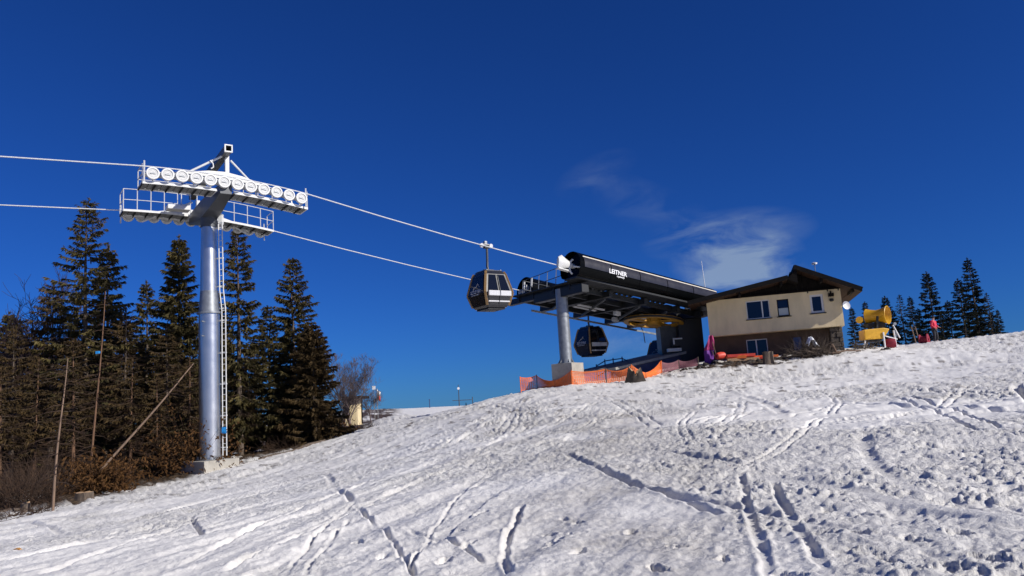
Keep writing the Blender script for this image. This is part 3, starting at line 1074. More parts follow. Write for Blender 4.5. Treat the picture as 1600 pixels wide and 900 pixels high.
# grey lower band and cream stripe on the near cover
for i in range(5):
    L = 11.4 / 5
    b = MB()
    a0, a1 = L * i + .03 + (.25 if i == 0 else 0), L * (i + 1) - .03
    arc = [rad(q) for q in (180 - 32, 180 - 20, 180 - 8, 180 + 4)]
    vs, fs = [], []
    for s_ in (a0, a1):
        for q in arc:
            vs.append(sp(s_, math.cos(q) * (CR * taper(s_) + .006), math.sin(q) * (CR * taper(s_) + .006)))
        for q in arc:
            vs.append(sp(s_, math.cos(q) * (CR * taper(s_) + .03), math.sin(q) * (CR * taper(s_) + .03)))
    n = len(arc)
    for q in range(n - 1):
        fs += [(q, q + 1, 2 * n + q + 1, 2 * n + q), (n + q, 3 * n + q, 3 * n + q + 1, n + q + 1), (q, n + q, n + q + 1, q + 1), (2 * n + q, 2 * n + q + 1, 3 * n + q + 1, 3 * n + q)]
    fs += [(0, 2 * n, 3 * n, n), (n - 1, 2 * n - 1, 4 * n - 1, 3 * n - 1)]
    b.add(vs, fs).build('side_band', 'plum', station, True)
    q = rad(180 - 36)
    nn = LC * math.cos(q) + SN * math.sin(q)
    e0_, e1_ = (sp(e, 0, 0) + nn * (CR * taper(e) + .012) for e in (a0 - .025, a1 + .025))
    MB().bar(e0_, e1_, .085, .05, nn).build('cream_stripe', 'cream', station)
# lettering on the near cover
q = rad(180 - 3)
nn = LC * math.cos(q) + SN * math.sin(q)
for txt, size, s_, dy, bold in (('LEITNER', .36, 2.75, -.02, .009), ('ropeways', .15, 2.95, -.23, .003)):
    tm = text_mesh(txt, size, bold)
    tm.materials.append(M['dishw'])
    y_ = nn.cross(SD) * 1.0
    if y_.z < 0:
        y_ = -y_
    x_ = y_.cross(nn)
    ctr = sp(s_, 0, 0) + nn * (CR * taper(s_) + .05) + y_ * dy
    o = piece('lettering', tm, station, ctr - SB, basis_quat(x_, y_, nn))
    o['label'] = 'white %s lettering on the black cover' % txt

# rope guides at the cover mouths
g0 = sp(-.1, 0, 0)
prof = []
gm = MB()
sec_ = [(-.95, .10, .34, .02), (-.75, .20, .40, .10), (-.4, .17, .26, .06), (.1, .10, .13, .0), (.35, .09, .11, .0)]
vs, fs = [], []
for (s_, hw, hh, zo) in sec_:
    for k in range(10):
        a = 2 * math.pi * k / 10
        vs.append(sp(s_, -.08 + math.cos(a) * hw, .08 + zo + math.sin(a) * hh))
for i in range(len(sec_) - 1):
    for k in range(10):
        a, b = i * 10 + k, i * 10 + (k + 1) % 10
        fs.append((a, b, b + 10, a + 10))
fs.append(tuple(range(10)))
gm.add(vs, fs).build('rope_guide', 'white', station, True)
MB().bar(sp(-.95, -.05, -.22), sp(-.1, -.05, -.25), .3, .06).build('guide_plate', 'white', station)
MB().tube([sp(.05, -.22 + math.cos(a) * .12, math.sin(a) * .42 + .02) + SD * (-.3 * math.cos(a) * .6) for a in [rad(-80 + 160 * i / 9) for i in range(10)]], .055, 8).build('guide_bow', 'white', station, True)
MB().tube([sp(.0, -.3, .0), sp(.35, -.75, -.05), sp(.42, -.82, -.3)], .05, 8).build('guide_arm', 'white', station, True)
for (dc, dn, r_) in ((-.35, .1, .2), (.12, -.15, .22), (-.2, -.38, .16)):
    MB().lathe(sp(1.45, SG + dc, dn), LC, [(-.06, 0), (-.06, r_), (.06, r_), (.06, 0)], 16).build('guide_wheel', 'white', station, True)
MB().bar(sp(1.4, SG - .25, -.55), sp(1.4, SG - .25, .5), .09).build('guide_bracket', 'white', station)
MB().bar(sp(1.55, SG - .85, .1), sp(1.55, SG - .85, .7), .08).build('guide_bracket', 'white', station)

# steel frame between the covers
fz = -.86
for c_ in (.85, 2.3, 4.4, 5.9):
    MB().bar(sp(.6, c_, fz), sp(11.2, c_, fz), .18, .30, SN).build('long_beam', 'dsteel', station)
for i, s_ in enumerate((.8, 3.3, 6.1, 8.9, 11.0)):
    MB().bar(sp(s_, .25, fz - .05), sp(s_, SG + .4, fz - .05), .26, .36, SN).build('cross_beam', 'dsteel', station)
for s_ in (.8, 3.3, 6.1, 8.4):
    MB().bar(sp(s_ + .1, .9, fz - .26), sp(s_ + 2.4, SG - .9, fz - .26), .12, .12, SN).build('diagonal_brace', 'msteel', station)
# decks: front platform and the far strip; the strip next to the near cover stays open
dk = 0
for (s0, s1, c0, c1) in ((.3, 3.2, .55, 2.2), (.3, 3.2, 2.25, 4.3), (.3, 3.2, 4.35, 6.2), (3.3, 6.0, 2.4, 4.3), (3.3, 6.0, 4.45, 6.2), (6.2, 8.8, 2.4, 4.3), (6.2, 8.8, 4.45, 6.2), (9.0, 11.0, 4.45, 6.2), (5.6, 6.1, .8, 2.3), (8.4, 8.9, .8, 2.3)):
    MB().box(sp((s0 + s1) / 2, (c0 + c1) / 2, fz + .18), (s1 - s0, c1 - c0, .05), (SD, LC, SN)).build('deck_plate', 'dsteel', station)
for i in range(4):
    MB().bar(sp(.9 + i * .65, .6, fz + .1), sp(.9 + i * .65, 6.1, fz + .1), .08, .1, SN).build('deck_joist', 'msteel', station)
for (s0, s1, c_) in ((3.4, 5.6, 3.5), (3.6, 5.4, 4.1)):
    MB().bar(sp(s0, c_, fz - .22), sp(s1, c_, fz - .22), .16, .08, SN).build('cable_tray', 'grey', station)
for (s_, c_) in ((6.6, 3.4), (7.9, 5.0), (9.9, 3.2), (8.4, 2.9)):
    MB().box(sp(s_, c_, fz - .3), (.42, .28, .26), (SD, LC, SN)).build('junction_box', 'grey', station, bevel=.02)
for (s0, s1) in ((3.7, 5.9), (6.5, 8.6)):
    MB().bar(sp(s0, 1.9, fz + .3), sp(s1, 1.9, fz + .3), .10, .12, SN).build('tyre_conveyor_rail', 'msteel', station)
    for i in range(5):
        MB().lathe(sp(s0 + .25 + i * .42, 1.15, fz + .45), LC, [(-.08, 0), (-.08, .19), (.08, .19), (.08, 0)], 14).build('conveyor_tyre', 'rubber', station, True)
# front railing on the deck
ra, rb = sp(.35, .9, fz + .2), sp(.9, SG - .8, fz + .2)
for zz in (.5, 1.05):
    rlo = MB().tube([ra + SN * zz, rb + SN * zz, rb + SD * 2.2 + SN * zz], .022, 6).build('handrail', 'msteel', station)
for i in range(6):
    q = ra.lerp(rb, i / 5)
    MB().bar(q, q + SN * 1.07, .045).build('rail_post', 'galvd', rlo)
# bull wheel
BWc = sp(9.6, SG / 2 - .2, fz - .42)
bw = MB().lathe(BWc, SN, [(-.10, 1.95), (.10, 1.95), (.10, 1.66), (-.10, 1.66)], 56, True).build('bull_wheel', 'bullw', station, True)
for k in range(5):
    a = 2 * math.pi * k / 5 + .2
    d = SD * math.cos(a) + LC * math.sin(a)
    t_ = SD * -math.sin(a) + LC * math.cos(a)
    p0, p1 = BWc + d * .35, BWc + d * 1.68
    MB().prism([p0 - t_ * .16 - SN * .05, p1 - t_ * .24 - SN * .05, p1 + t_ * .24 - SN * .05, p0 + t_ * .16 - SN * .05], SN * .1).build('wheel_spoke', 'bullw', bw)
MB().lathe(BWc, SN, [(-.3, 0), (-.3, .5), (.3, .5), (.3, 0)], 24).build('wheel_hub', 'bullw', bw, True)
MB().lathe(BWc, SN, [(-.07, 1.951), (-.03, 1.99), (.03, 1.99), (.07, 1.951)], 56).build('wheel_liner', 'rubber', bw, True)

# column, foundation, rear housing
coltop = sp(1.55, 3.1, fz - .2)
MB().lathe((colp.x, colp.y, 0), UP, [(colp.z, 0), (colp.z, .36), (coltop.z + .35, .345), (coltop.z + .35, 0)], 32).build('column', 'galvd', station, True)
MB().bar(V((colp.x, colp.y, coltop.z + .1)) - LC * 2.2, V((colp.x, colp.y, coltop.z + .1)) + LC * 2.4, .5, .5).build('column_head', 'dsteel', station, bevel=.02)
fd = MB().box((colp.x + .05, colp.y, colp.z - .9), (1.36, 1.36, 1.8), (bx_, by_, UP)).build('foundation_block', 'conc', station, bevel=.02)
for k in range(10):
    a = 2 * math.pi * k / 10
    MB().prism([V((colp.x, colp.y, colp.z)) + V((math.cos(a), math.sin(a), 0)) * r_ + UP * h for r_, h in ((.35, 0), (.5, 0), (.35, .28))], V((-math.sin(a), math.cos(a), 0)) * .03).build('stiffener', 'galvd', station)
MB().lathe((colp.x, colp.y, colp.z), UP, [(.004, 0), (.004, .52), (.04, .52), (.04, 0)], 28).build('base_flange', 'galvd', station, True)
MB().lathe((colp.x, colp.y, 0) , UP, [(P(880, 492, colp.y).z, .37), (P(880, 495, colp.y).z, .37)], 28).build('column_band', 'galvd', station, True)


def gbox(px0, px1, py0, py1, Yc, depth, name, m, bev=.0, parent=station, yaw=None):
    """upright box whose front covers the given photo span at Y = Yc"""
    a, b = P(px0, (py0 + py1) / 2, Yc), P(px1, (py0 + py1) / 2, Yc)
    zt, zb = P((px0 + px1) / 2, py0, Yc).z, P((px0 + px1) / 2, py1, Yc).z
    ex = V((b.x - a.x, b.y - a.y, 0))
    w = ex.length
    ex.normalize()
    ey = V((-ex.y, ex.x, 0))
    c = V(((a.x + b.x) / 2, (a.y + b.y) / 2, (zt + zb) / 2)) + ey * depth / 2
    return MB().box(c, (w, depth, zt - zb), (ex, ey, UP)).build(name, m, parent, bevel=bev)


gbox(1033, 1062, 508, 560, 51.5, 1.6, 'drive_housing', 'msteel', .02)
gbox(1062, 1099, 482, 575, 50.6, 2.2, 'rear_wall', 'dsteel')
gbox(1072, 1077, 474, 510, 51.6, .3, 'rear_post', 'msteel')
# control desk and step at the loading platform
gbox(1051, 1063, 529, 541, 50.6, .5, 'control_desk', 'dsteel', .02)
gbox(1052, 1054, 528, 538, 50.4, .1, 'desk_leg', 'white')
gbox(1054, 1066, 528, 530, 50.4, .5, 'desk_top', 'white')
gbox(1044, 1065, 544, 549, 50.3, .5, 'white_step', 'white')
for i in range(5):
    gbox(1071, 1079, 514 + i * 5, 517.5 + i * 5, 51.8, .15, 'louvre', 'white')
# loading platform slab, edge seen against the sky
pa, pb = P(962, 574, 48.5), P(1092, 544, 51)
for i in range(4):
    a, b = pa.lerp(pb, i / 4), pa.lerp(pb, (i + 1) / 4 - .004)
    MB().prism([a, b, b + LC * 4.5, a + LC * 4.5], UP * -.16).build('platform_slab', 'conc', station)
MB().prism([pa + LC * .3 - UP * .16, pb + LC * .3 - UP * .16, V((pb.x, pb.y, pb.z - 2)) + LC * .3, V((pa.x, pa.y, pa.z - 2)) + LC * .3], LC * .2).build('platform_wall', 'snowshade', station)  # snow wall under the slab, shade put into its colour

# ------------------------------------------------------------------ gondola cabins
logo_me = text_mesh('SZCZYRK', .27, .006)
logo_me.materials.append(M['grey'])


def make_cabin():
    """local frame: x along the line, y across (away from camera), z up; origin at the rope"""
    c = bpy.data.objects.new('gondola_cabin', None)
    COL.objects.link(c)
    LOC[c.name] = V((0, 0, 0))
    DR = 1.62                                       # rope to roof
    zt, zw, zb = -DR, -DR - 1.28, -DR - 2.12         # roof, waist, floor
    rings = [(zt, .66, .70), (zt - .16, .74, .78), (zw, 1.02, 1.04), (zb + .12, .80, .84), (zb, .70, .74)]
    ch = .06

    def ring(hx, hy, z, k=1.0):
        return [V((x, y, z)) for x, y in ((-hx, -hy + ch), (-hx + ch, -hy), (hx - ch, -hy), (hx, -hy + ch), (hx, hy - ch), (hx - ch, hy), (-hx + ch, hy), (-hx, hy - ch))]
    shell = MB()
    vs = []
    for z, hx, hy in rings:
        vs += ring(hx, hy, z)
    fs = []
    for i in range(len(rings) - 1):
        for k in range(8):
            a, b = i * 8 + k, i * 8 + (k + 1) % 8
            fs.append((a, b, b + 8, a + 8))
    fs += [tuple(range(8)), tuple(reversed(range(32, 40)))]
    shell.add(vs, fs).build('shell', 'cab', c)
    # glazing panels, slightly proud of the shell
    def pan(name, m, quad, off=.012, th=.02, parent=c):
        n = (quad[1] - quad[0]).cross(quad[2] - quad[0]).normalized()
        cen = sum(quad, V((0, 0, 0))) / len(quad)
        if n.dot(cen - V((0, 0, cen.z))) < 0:
            n = -n
        return MB().prism([q + n * off for q in quad], n * th).build(name, m, parent)
    z0, x0, y0 = rings[1]
    z1, x1, y1 = rings[2]
    z2, x2, y2 = rings[3]
    def L(a, b, t):
        return a + (b - a) * t
    for sg in (-1, 1):
        # end windows (facing along the line)
        pan('end_window', 'glassd', [V((sg * L(x0, x1, t), s2 * (L(y0, y1, t) - .2), L(z0, z1, t))) for s2, t in ((-1, .05), (1, .05), (1, .95), (-1, .95))])
        lp = pan('end_panel', 'cab', [V((sg * L(x1, x2, t), s2 * (L(y1, y2, t) - .2), L(z1, z2, t))) for s2, t in ((-1, .05), (1, .05), (1, .95), (-1, .95))])
        # door leaves on the sides
        for s2 in (-1, 1):
            d0 = pan('door_leaf', 'glassd', [V((s2 * L(.04, L(x0, x1, t) - .2, e), sg * L(y0, y1, t), L(z0, z1, t))) for e, t in ((0, .05), (1, .05), (1, .95), (0, .95))])
            pan('door_panel', 'cab', [V((s2 * L(.04, L(x1, x2, t) - .2, e), sg * L(y1, y2, t), L(z1, z2, t))) for e, t in ((0, .05), (1, .05), (1, .95), (0, .95))])
            MB().bar(V((s2 * .07, sg * (L(y0, y1, .1) + .04), L(z0, z1, .1))), V((s2 * .07, sg * (y1 + .03), z1 + .08)), .03, .03).build('door_handle_rail', 'msteel', d0)
            # ski racks: pale boxes low on the doors
            yy = L(y1, y2, .25) + .06
            MB().box(V((s2 * .42, sg * (y1 + .06), z1 - .06)), (.78, .14, .30)).build('ski_rack', 'grey', c, bevel=.03)
            MB().box(V((s2 * .40, sg * (L(y1, y2, .72) + .06), L(z1, z2, .72))), (.74, .12, .08)).build('rack_foot', 'grey', c, bevel=.02)
    # corner pillars
    for sx in (-1, 1):
        for sy in (-1, 1):
            pts = [V((sx * (hx - ch / 2 + .02), sy * (hy - ch / 2 + .02), z)) for z, hx, hy in rings[:4]]
            pl_ = MB()
            for a, b in zip(pts[:-1], pts[1:]):
                pl_.bar(a, b, .12, .12, V((sx, sy, 0)).normalized())
            pl_.build('corner_pillar', 'pillar', c)
    # roof, floor tray, hanger and grip
    MB().box(V((0, 0, zt + .05)), (1.2, 1.28, .1)).build('roof_plate', 'cab', c, bevel=.03)
    for sx in (-.5, .5):
        MB().tube([V((sx, -.6, zt + .12)), V((sx, .6, zt + .12))], .03, 6).build('roof_rail', 'galvd', c)
    MB().box(V((0, 0, zb - .05)), (1.25, 1.3, .1)).build('floor_tray', 'dsteel', c, bevel=.02)
    MB().box(V((0, 0, zb - .11)), (.7, .5, .03)).build('floor_hatch', 'msteel', c)
    MB().box(V((0, 0, zb + .5)), (1.2, .5, .08)).build('bench', 'dsteel', c)
    MB().tube([V((0, .05, -.12)), V((0, .07, -.7)), V((0, .12, -1.2)), V((0, .02, zt + .14)), V((0, 0, zt + .05))], [.075, .075, .08, .075, .07], 10).build('hanger_arm', 'armgrey', c, True)
    MB().bar(V((-.35, 0, zt + .16)), V((.35, 0, zt + .16)), .16, .14).build('hanger_yoke', 'dsteel', c, bevel=.02)
    g = MB().box(V((0, .1, .02)), (.36, .24, .24)).build('grip', 'dsteel', c, bevel=.03)
    for sx in (-.34, .34):
        MB().lathe(V((sx, .1, .08)), V((0, 1, 0)), [(-.05, 0), (-.05, .13), (.05, .13), (.05, 0)], 14).build('grip_roller', 'grey', g, True)
    MB().box(V((0, .2, .27)), (.2, .2, .2)).build('grip_spring', 'galvd', g, bevel=.03)
    MB().tube([V((-.2, .1, .12)), V((.2, .1, .12))], .07, 8).build('grip_jaw', 'white', g, True)
    # emblem on the end panel that faces downhill
    n = V((x1 - x0, 0, z1 - z0)).normalized()
    yv = V((-(x0 - x1), 0, z0 - z1)).normalized()
    sl = V((-(x1 - x0), 0, -(z0 - z1)))              # direction down the pane on the -x face
    up_ = (V((-x0, 0, z0)) - V((-x1, 0, z1))).normalized()
    right_ = V((0, -1, 0))
    nn_ = right_.cross(up_)
    cen = V((-L(x0, x1, .80), 0, L(z0, z1, .80))) + nn_ * .05
    o = piece('emblem_lettering', logo_me, c, cen + up_ * -.12, basis_quat(right_, up_, nn_))
    o['label'] = 'white SZCZYRK lettering'
    zig = [(-.36, -.02), (-.12, .16), (-.05, .10), (.12, .34), (.34, .08)]
    em = MB()
    for a, b in zip(zig[:-1], zig[1:]):
        em.bar(cen + right_ * a[0] + up_ * (a[1] + .06), cen + right_ * b[0] + up_ * (b[1] + .06), .012, .05, nn_)
    em.build('mountain_emblem', 'grey', c)
    o = piece('small_lettering', MOUNT, c, cen + up_ * -.31, basis_quat(right_, up_, nn_))
    return c


MOUNT = text_mesh('MOUNTAIN RESORT', .1, .001)
MOUNT.materials.append(M['grey'])
cab0 = make_cabin()


def on_line(a, b, px):
    """parameter on segment a-b seen at photo column px"""
    best, bt = 1e9, 0
    for i in range(2001):
        t = i / 2000
        q = a.lerp(b, t)
        x = 800 + FPX * q.dot(cR) / q.dot(cF)
        if abs(x - px) < best:
            best, bt = abs(x - px), t
    return bt


t1 = on_line(ROPE_ST[0], ROPE_END[0], 761)
c1p = ROPE_ST[0].lerp(ROPE_END[0], t1)
c1p.z -= .10 * 4 * t1 * (1 - t1)
fa, fb = sp(1.6, SG, -.3), sp(16.8, SG, -.3)
MB().bar(sp(1.9, SG - .45, -1.32), sp(13.4, SG - .45, -1.32), .07, .12, SN).build('guide_rail', 'galvd', station)
c2p = fa.lerp(fb, on_line(fa, fb, 919))
c3p = fa.lerp(fb, on_line(fa, fb, 1031))
cq = basis_quat(LD, LC, UP)
for i, (p, lab) in enumerate(((c1p, 'dark gondola cabin hanging on the open rope in front of the station'), (c2p, 'dark gondola cabin hanging under the far cover behind the station column'), (c3p, 'dark gondola cabin half hidden behind the grey drive housing of the station'))):
    c = cab0 if i == 0 else copy_tree(cab0)
    c.location = p
    c.rotation_mode = 'QUATERNION'
    c.rotation_quaternion = cq
    tag(c, lab, 'gondola', 'gondola cabins of the lift')
    c.scale = (.84, .84, .88) if i == 0 else (.80, .80, .86)
# loose hanger rod under the far cover
q = fa.lerp(fb, on_line(fa, fb, 999))
rodt = MB().tube([q - UP * .4, q - UP * .7 + LD * .12, q - UP * 1.0 + LD * .3, q - UP * 1.5 + LD * .32, q - UP * 1.75 + LD * .36], .03, 6).build('hanging_cable', 'rubber', station)

# ------------------------------------------------------------------ mountain house
Haz = rad(106)
He = V((math.sin(Haz), math.cos(Haz), 0))          # along the facade, left to right
Hb = V((math.cos(Haz) * -1, math.sin(Haz), 0))     # into the house
H0 = P(1109, 526, 47.2)


def hp_(x, y, z=0.0):
    return H0 + He * x + Hb * y + UP * z


def fac(px, py, back=0.0):
    """photo pixel on the plane of the facade (or a plane parallel to it): returns (x, z)"""
    d = cF + cR * ((px - 800) / FPX) + cU * ((450 - py) / FPX)
    o = H0 + Hb * back
    t = o.dot(Hb) / d.dot(Hb)
    q = d * t - H0
    return q.dot(He), q.z


HW = fac(1320, 510)[0]
HH = fac(1102, 471)[1]
HDp = 8.0
house_base = hp_(HW / 2, 1.0, -2.2)
house = thing('mountain_house', house_base, 'cream house with an overhanging upper floor and dark gabled roof on the crest', 'house')


def holed_wall(w, z0, z1, holes, y0, depth):
    """front wall with real openings and reveals"""
    xs = sorted({0.0, w} | {h[0] for h in holes} | {h[1] for h in holes})
    zs = sorted({z0, z1} | {h[2] for h in holes} | {h[3] for h in holes})
    m = MB()
    for a, b in zip(xs[:-1], xs[1:]):
        for c, d in zip(zs[:-1], zs[1:]):
            mx_, mz_ = (a + b) / 2, (c + d) / 2
            if any(h[0] < mx_ < h[1] and h[2] < mz_ < h[3] for h in holes):
                continue
            m.add([hp_(a, y0, c), hp_(b, y0, c), hp_(b, y0, d), hp_(a, y0, d)], [(0, 1, 2, 3)])
    for (a, b, c, d) in holes:
        q = [(a, c), (b, c), (b, d), (a, d)]
        for k in range(4):
            (x0, zz0), (x1, zz1) = q[k], q[(k + 1) % 4]
            m.add([hp_(x0, y0, zz0), hp_(x1, y0, zz1), hp_(x1, y0 + .14, zz1), hp_(x0, y0 + .14, zz0)], [(0, 1, 2, 3)])
    # sides, back, underside
    m.add([hp_(0, y0, z0), hp_(0, y0 + depth, z0), hp_(0, y0 + depth, z1), hp_(0, y0, z1)], [(0, 1, 2, 3)])
    m.add([hp_(w, y0, z0), hp_(w, y0 + depth, z0), hp_(w, y0 + depth, z1), hp_(w, y0, z1)], [(0, 1, 2, 3)])
    m.add([hp_(0, y0 + depth, z0), hp_(w, y0 + depth, z0), hp_(w, y0 + depth, z1), hp_(0, y0 + depth, z1)], [(0, 1, 2, 3)])
    m.add([hp_(0, y0, z0), hp_(w, y0, z0), hp_(w, y0 + depth, z0), hp_(0, y0 + depth, z0)], [(0, 1, 2, 3)])
    return m


def rect(px0, px1, py0, py1, back=0.0):
    a, b = fac(px0, (py0 + py1) / 2, back)[0], fac(px1, (py0 + py1) / 2, back)[0]
    m = (px0 + px1) / 2
    return (a, b, fac(m, py1, back)[1], fac(m, py0, back)[1])


wins = [rect(1166, 1203, 469.5, 498), rect(1214.5, 1233, 467.5, 494), rect(1266, 1287, 460, 489)]
wall = holed_wall(HW, 0, HH + .02, wins, 0, HDp).build('wall', 'stucco', house)


def window(h, y0, mull, frame_m, fw=.055, sill=True):
    x0, x1, z0, z1 = h
    f = MB()
    y = y0 + .07
    f.bar(hp_(x0 + fw / 2, y, z0), hp_(x0 + fw / 2, y, z1), fw, .06, Hb)
    f.bar(hp_(x1 - fw / 2, y, z0), hp_(x1 - fw / 2, y, z1), fw, .06, Hb)
    f.bar(hp_(x0 + fw, y, z0 + fw / 2), hp_(x1 - fw, y, z0 + fw / 2), .06, fw)
    f.bar(hp_(x0 + fw, y, z1 - fw / 2), hp_(x1 - fw, y, z1 - fw / 2), .06, fw)
    wo = f.build('window', frame_m, house)
    edges = [x0 + fw] + [x0 + (x1 - x0) * t for t in mull] + [x1 - fw]
    for t in mull:
        xm = x0 + (x1 - x0) * t
        MB().bar(hp_(xm, y - .005, z0 + fw), hp_(xm, y - .005, z1 - fw), .075, .06, Hb).build('mullion', 'frame', wo)
    for a, b in zip(edges[:-1], edges[1:]):
        MB().box(hp_((a + b) / 2, y + .02, (z0 + z1) / 2), (b - a, .015, z1 - z0 - 2 * fw), (He, Hb, UP)).build('pane', 'pane', wo)
    if sill:
        MB().box(hp_((x0 + x1) / 2, y0 - .04, z0 - .035), (x1 - x0 + .16, .16, .04), (He, Hb, UP)).build('sill', 'roof', wo)
    return wo


window(wins[0], 0, (.68,), 'frame')
w2 = window(wins[1], 0, (), 'dwood')
x0, x1, z0, z1 = wins[1]
MB().box(hp_((x0 + x1) / 2, .075, z0 + (z1 - z0) * .27), (x1 - x0 - .12, .01, (z1 - z0) * .42), (He, Hb, UP)).build('blind', 'blind', w2)
window(wins[2], 0, (), 'frame', .12)
# lower storey, set back in the shade
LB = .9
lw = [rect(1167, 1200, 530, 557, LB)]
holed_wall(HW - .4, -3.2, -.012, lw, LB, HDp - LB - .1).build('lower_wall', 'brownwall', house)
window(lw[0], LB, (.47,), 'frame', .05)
dr = rect(1241, 1253, 527, 560, LB)
dro = MB().box(hp_((dr[0] + dr[1]) / 2, LB - .03, (dr[2] + dr[3]) / 2), (dr[1] - dr[0], .06, dr[3] - dr[2]), (He, Hb, UP)).build('door', 'bluepaint', house)
MB().tube([hp_(dr[1] - .1, LB - .1, dr[2] + .75), hp_(dr[1] - .1, LB - .1, dr[2] + .95)], .018, 6).build('handle', 'galvd', dro)
# rough stone pier under the right corner, course by course
pr = rect(1299, 1319, 514, 556, .35)
course = 0
zz = pr[2]
while zz < -.08:
    hgt = rnd.uniform(.22, .34)
    if zz + hgt > -.03:
        hgt = -.03 - zz
    x = pr[0]
    while x < pr[1] - .05:
        ww = min(rnd.uniform(.3, .55), pr[1] - x)
        MB().box(hp_(x + ww / 2, .35 + .5 + rnd.uniform(-.03, .02), zz + hgt / 2), (ww - .02, 1.0, hgt - .02), (He, Hb, UP)).build('stone', 'stone', house, bevel=.03)
        x += ww
    zz += hgt
# gable boards and roof
OV = 1.5
pl = [fac(q[0], q[1], -OV) for q in ((1074, 471), (1231, 430.5), (1240, 414), (1347, 449))]
(xl, zl), (xm, zm), (xp, zp), (xr, zr) = pl
TH = .2
RD = HDp + 2.0


def roof_plane(a, b, name):
    (xa, za), (xb, zb) = a, b
    q = [hp_(xa, -OV, za), hp_(xb, -OV, zb), hp_(xb, -OV, zb - TH), hp_(xa, -OV, za - TH)]
    o = MB().prism(q, Hb * RD).build(name, 'roof', house)
    n = 8
    for i in range(n):                              # soffit boards under the front overhang and eaves
        t0, t1_ = i / n, (i + 1) / n - .006
        pa_, pb_ = hp_(xa + (xb - xa) * t0, -OV + .03, za + (zb - za) * t0 - TH - .004), hp_(xa + (xb - xa) * t1_, -OV + .03, za + (zb - za) * t1_ - TH - .004)
        MB().prism([pa_, pb_, pb_ - UP * .025, pa_ - UP * .025], Hb * (RD - .06)).build('soffit_board', 'soffit', o)
    fa_, fb_ = hp_(xa, -OV - .03, za - TH * .5), hp_(xb, -OV - .03, zb - TH * .5)
    MB().bar(fa_, fb_, .05, TH + .05).build('fascia_board', 'roof', o)
    return o


ra_ = roof_plane((xl, zl), (xm, zm), 'roof')
rb_ = roof_plane((xp, zp), (xr, zr), 'roof')
MB().prism([hp_(xm - .05, -OV + .01, zm - TH), hp_(xp + .12, -OV + .01, zp - TH - .02), hp_(xp + .12, -OV + .01, zm - .5)], Hb * (RD - .1)).build('roof_step', 'dwood', rb_)


def roof_z(x):
    if x < xm:
        return zl + (zm - zl) * (x - xl) / (xm - xl) - TH - .04
    return zp + (zr - zp) * (x - xp) / (xr - xp) - TH - .04


nbd = 26
for i in range(nbd):
    a, b = HW * i / nbd + .006, HW * (i + 1) / nbd - .006
    if roof_z(min(a, b)) < HH + .06:
        continue
    MB().prism([hp_(a, .02, HH + .03), hp_(b, .02, HH + .03), hp_(b, .02, max(HH + .04, roof_z(b))), hp_(a, .02, max(HH + .04, roof_z(a)))], Hb * .05).build('gable_board', 'dwood', house)
for x in (2.0, 4.4, 6.6, 8.2):
    MB().bar(hp_(x, -OV + .12, roof_z(x) - .1), hp_(x, .5, roof_z(x) - .1), .14, .18).build('purlin', 'dwood', house)
MB().bar(hp_(0, -.06, HH + .05), hp_(HW, -.06, HH + .05), .1, .09).build('eaves_beam', 'dwood', house)
for x in (5.9, 7.0, 7.6, 8.4):
    MB().bar(hp_(x, -.03, HH - .1), hp_(x, -.03, HH + .02), .05).build('bracket', 'rubber', house)
# lamp and bell on the facade, dish at the corner
x, z = fac(1298, 461)
lm = MB().box(hp_(x, -.14, z), (.3, .2, .2), (He, Hb, UP)).bar(hp_(x, -.04, z - .1), hp_(x, -.04, z + .25), .06).build('floodlight', 'dwood', house, bevel=.02)
x, z = fac(1299, 469)
MB().lathe(hp_(x, -.1, z), UP, [(-.1, 0), (-.08, .1), (0, .13), (.08, .1), (.1, 0)], 14).build('alarm_bell', 'rubber', house, True)
dp_ = P(1322.5, 477, H0.y + He.y * HW - .25)
dd = (V((.25, -1, .15))).normalized()
MB().lathe(dp_, dd, [(-.10, 0), (-.09, .1), (-.05, .19), (0, .25), (.015, .25), (-.035, .18), (-.075, .08), (-.08, 0)], 20).build('satellite_dish', 'dishw', house, True)
MB().bar(dp_ - dd * .08, hp_(HW, .3, dp_.z - H0.z), .04).build('dish_arm', 'galvd', house)
# roof antenna and siren
a, b = P(1096, 408, 50), P(1103.5, 459, 50)
MB().tube([b - UP * .5, a], [.03, .016], 6).build('whip_antenna', 'dishw', house)
a = P(1272.5, 412, 50)
sm = MB().tube([a, a - UP * 1.3], .025, 6).build('siren_mast', 'galvd', house)
MB().lathe(a, UP, [(-.05, 0), (-.05, .16), (.05, .19), (.09, .06), (.09, 0)], 14).build('siren_horn', 'dishw', sm, True)

# ------------------------------------------------------------------ trees
def raw_mesh(name, verts, faces, m):
    me = bpy.data.meshes.new(name)
    verts = np.asarray(verts, np.float32).reshape(-1, 3)
    faces = np.asarray(faces, np.int32)
    k = faces.shape[1]
    me.vertices.add(len(verts))
    me.vertices.foreach_set('co', verts.ravel())
    me.loops.add(faces.size)
    me.loops.foreach_set('vertex_index', faces.ravel())
    me.polygons.add(len(faces))
    me.polygons.foreach_set('loop_start', np.arange(len(faces), dtype=np.int32) * k)
    me.update(calc_edges=True)
    me.materials.append(M[m])
    return me


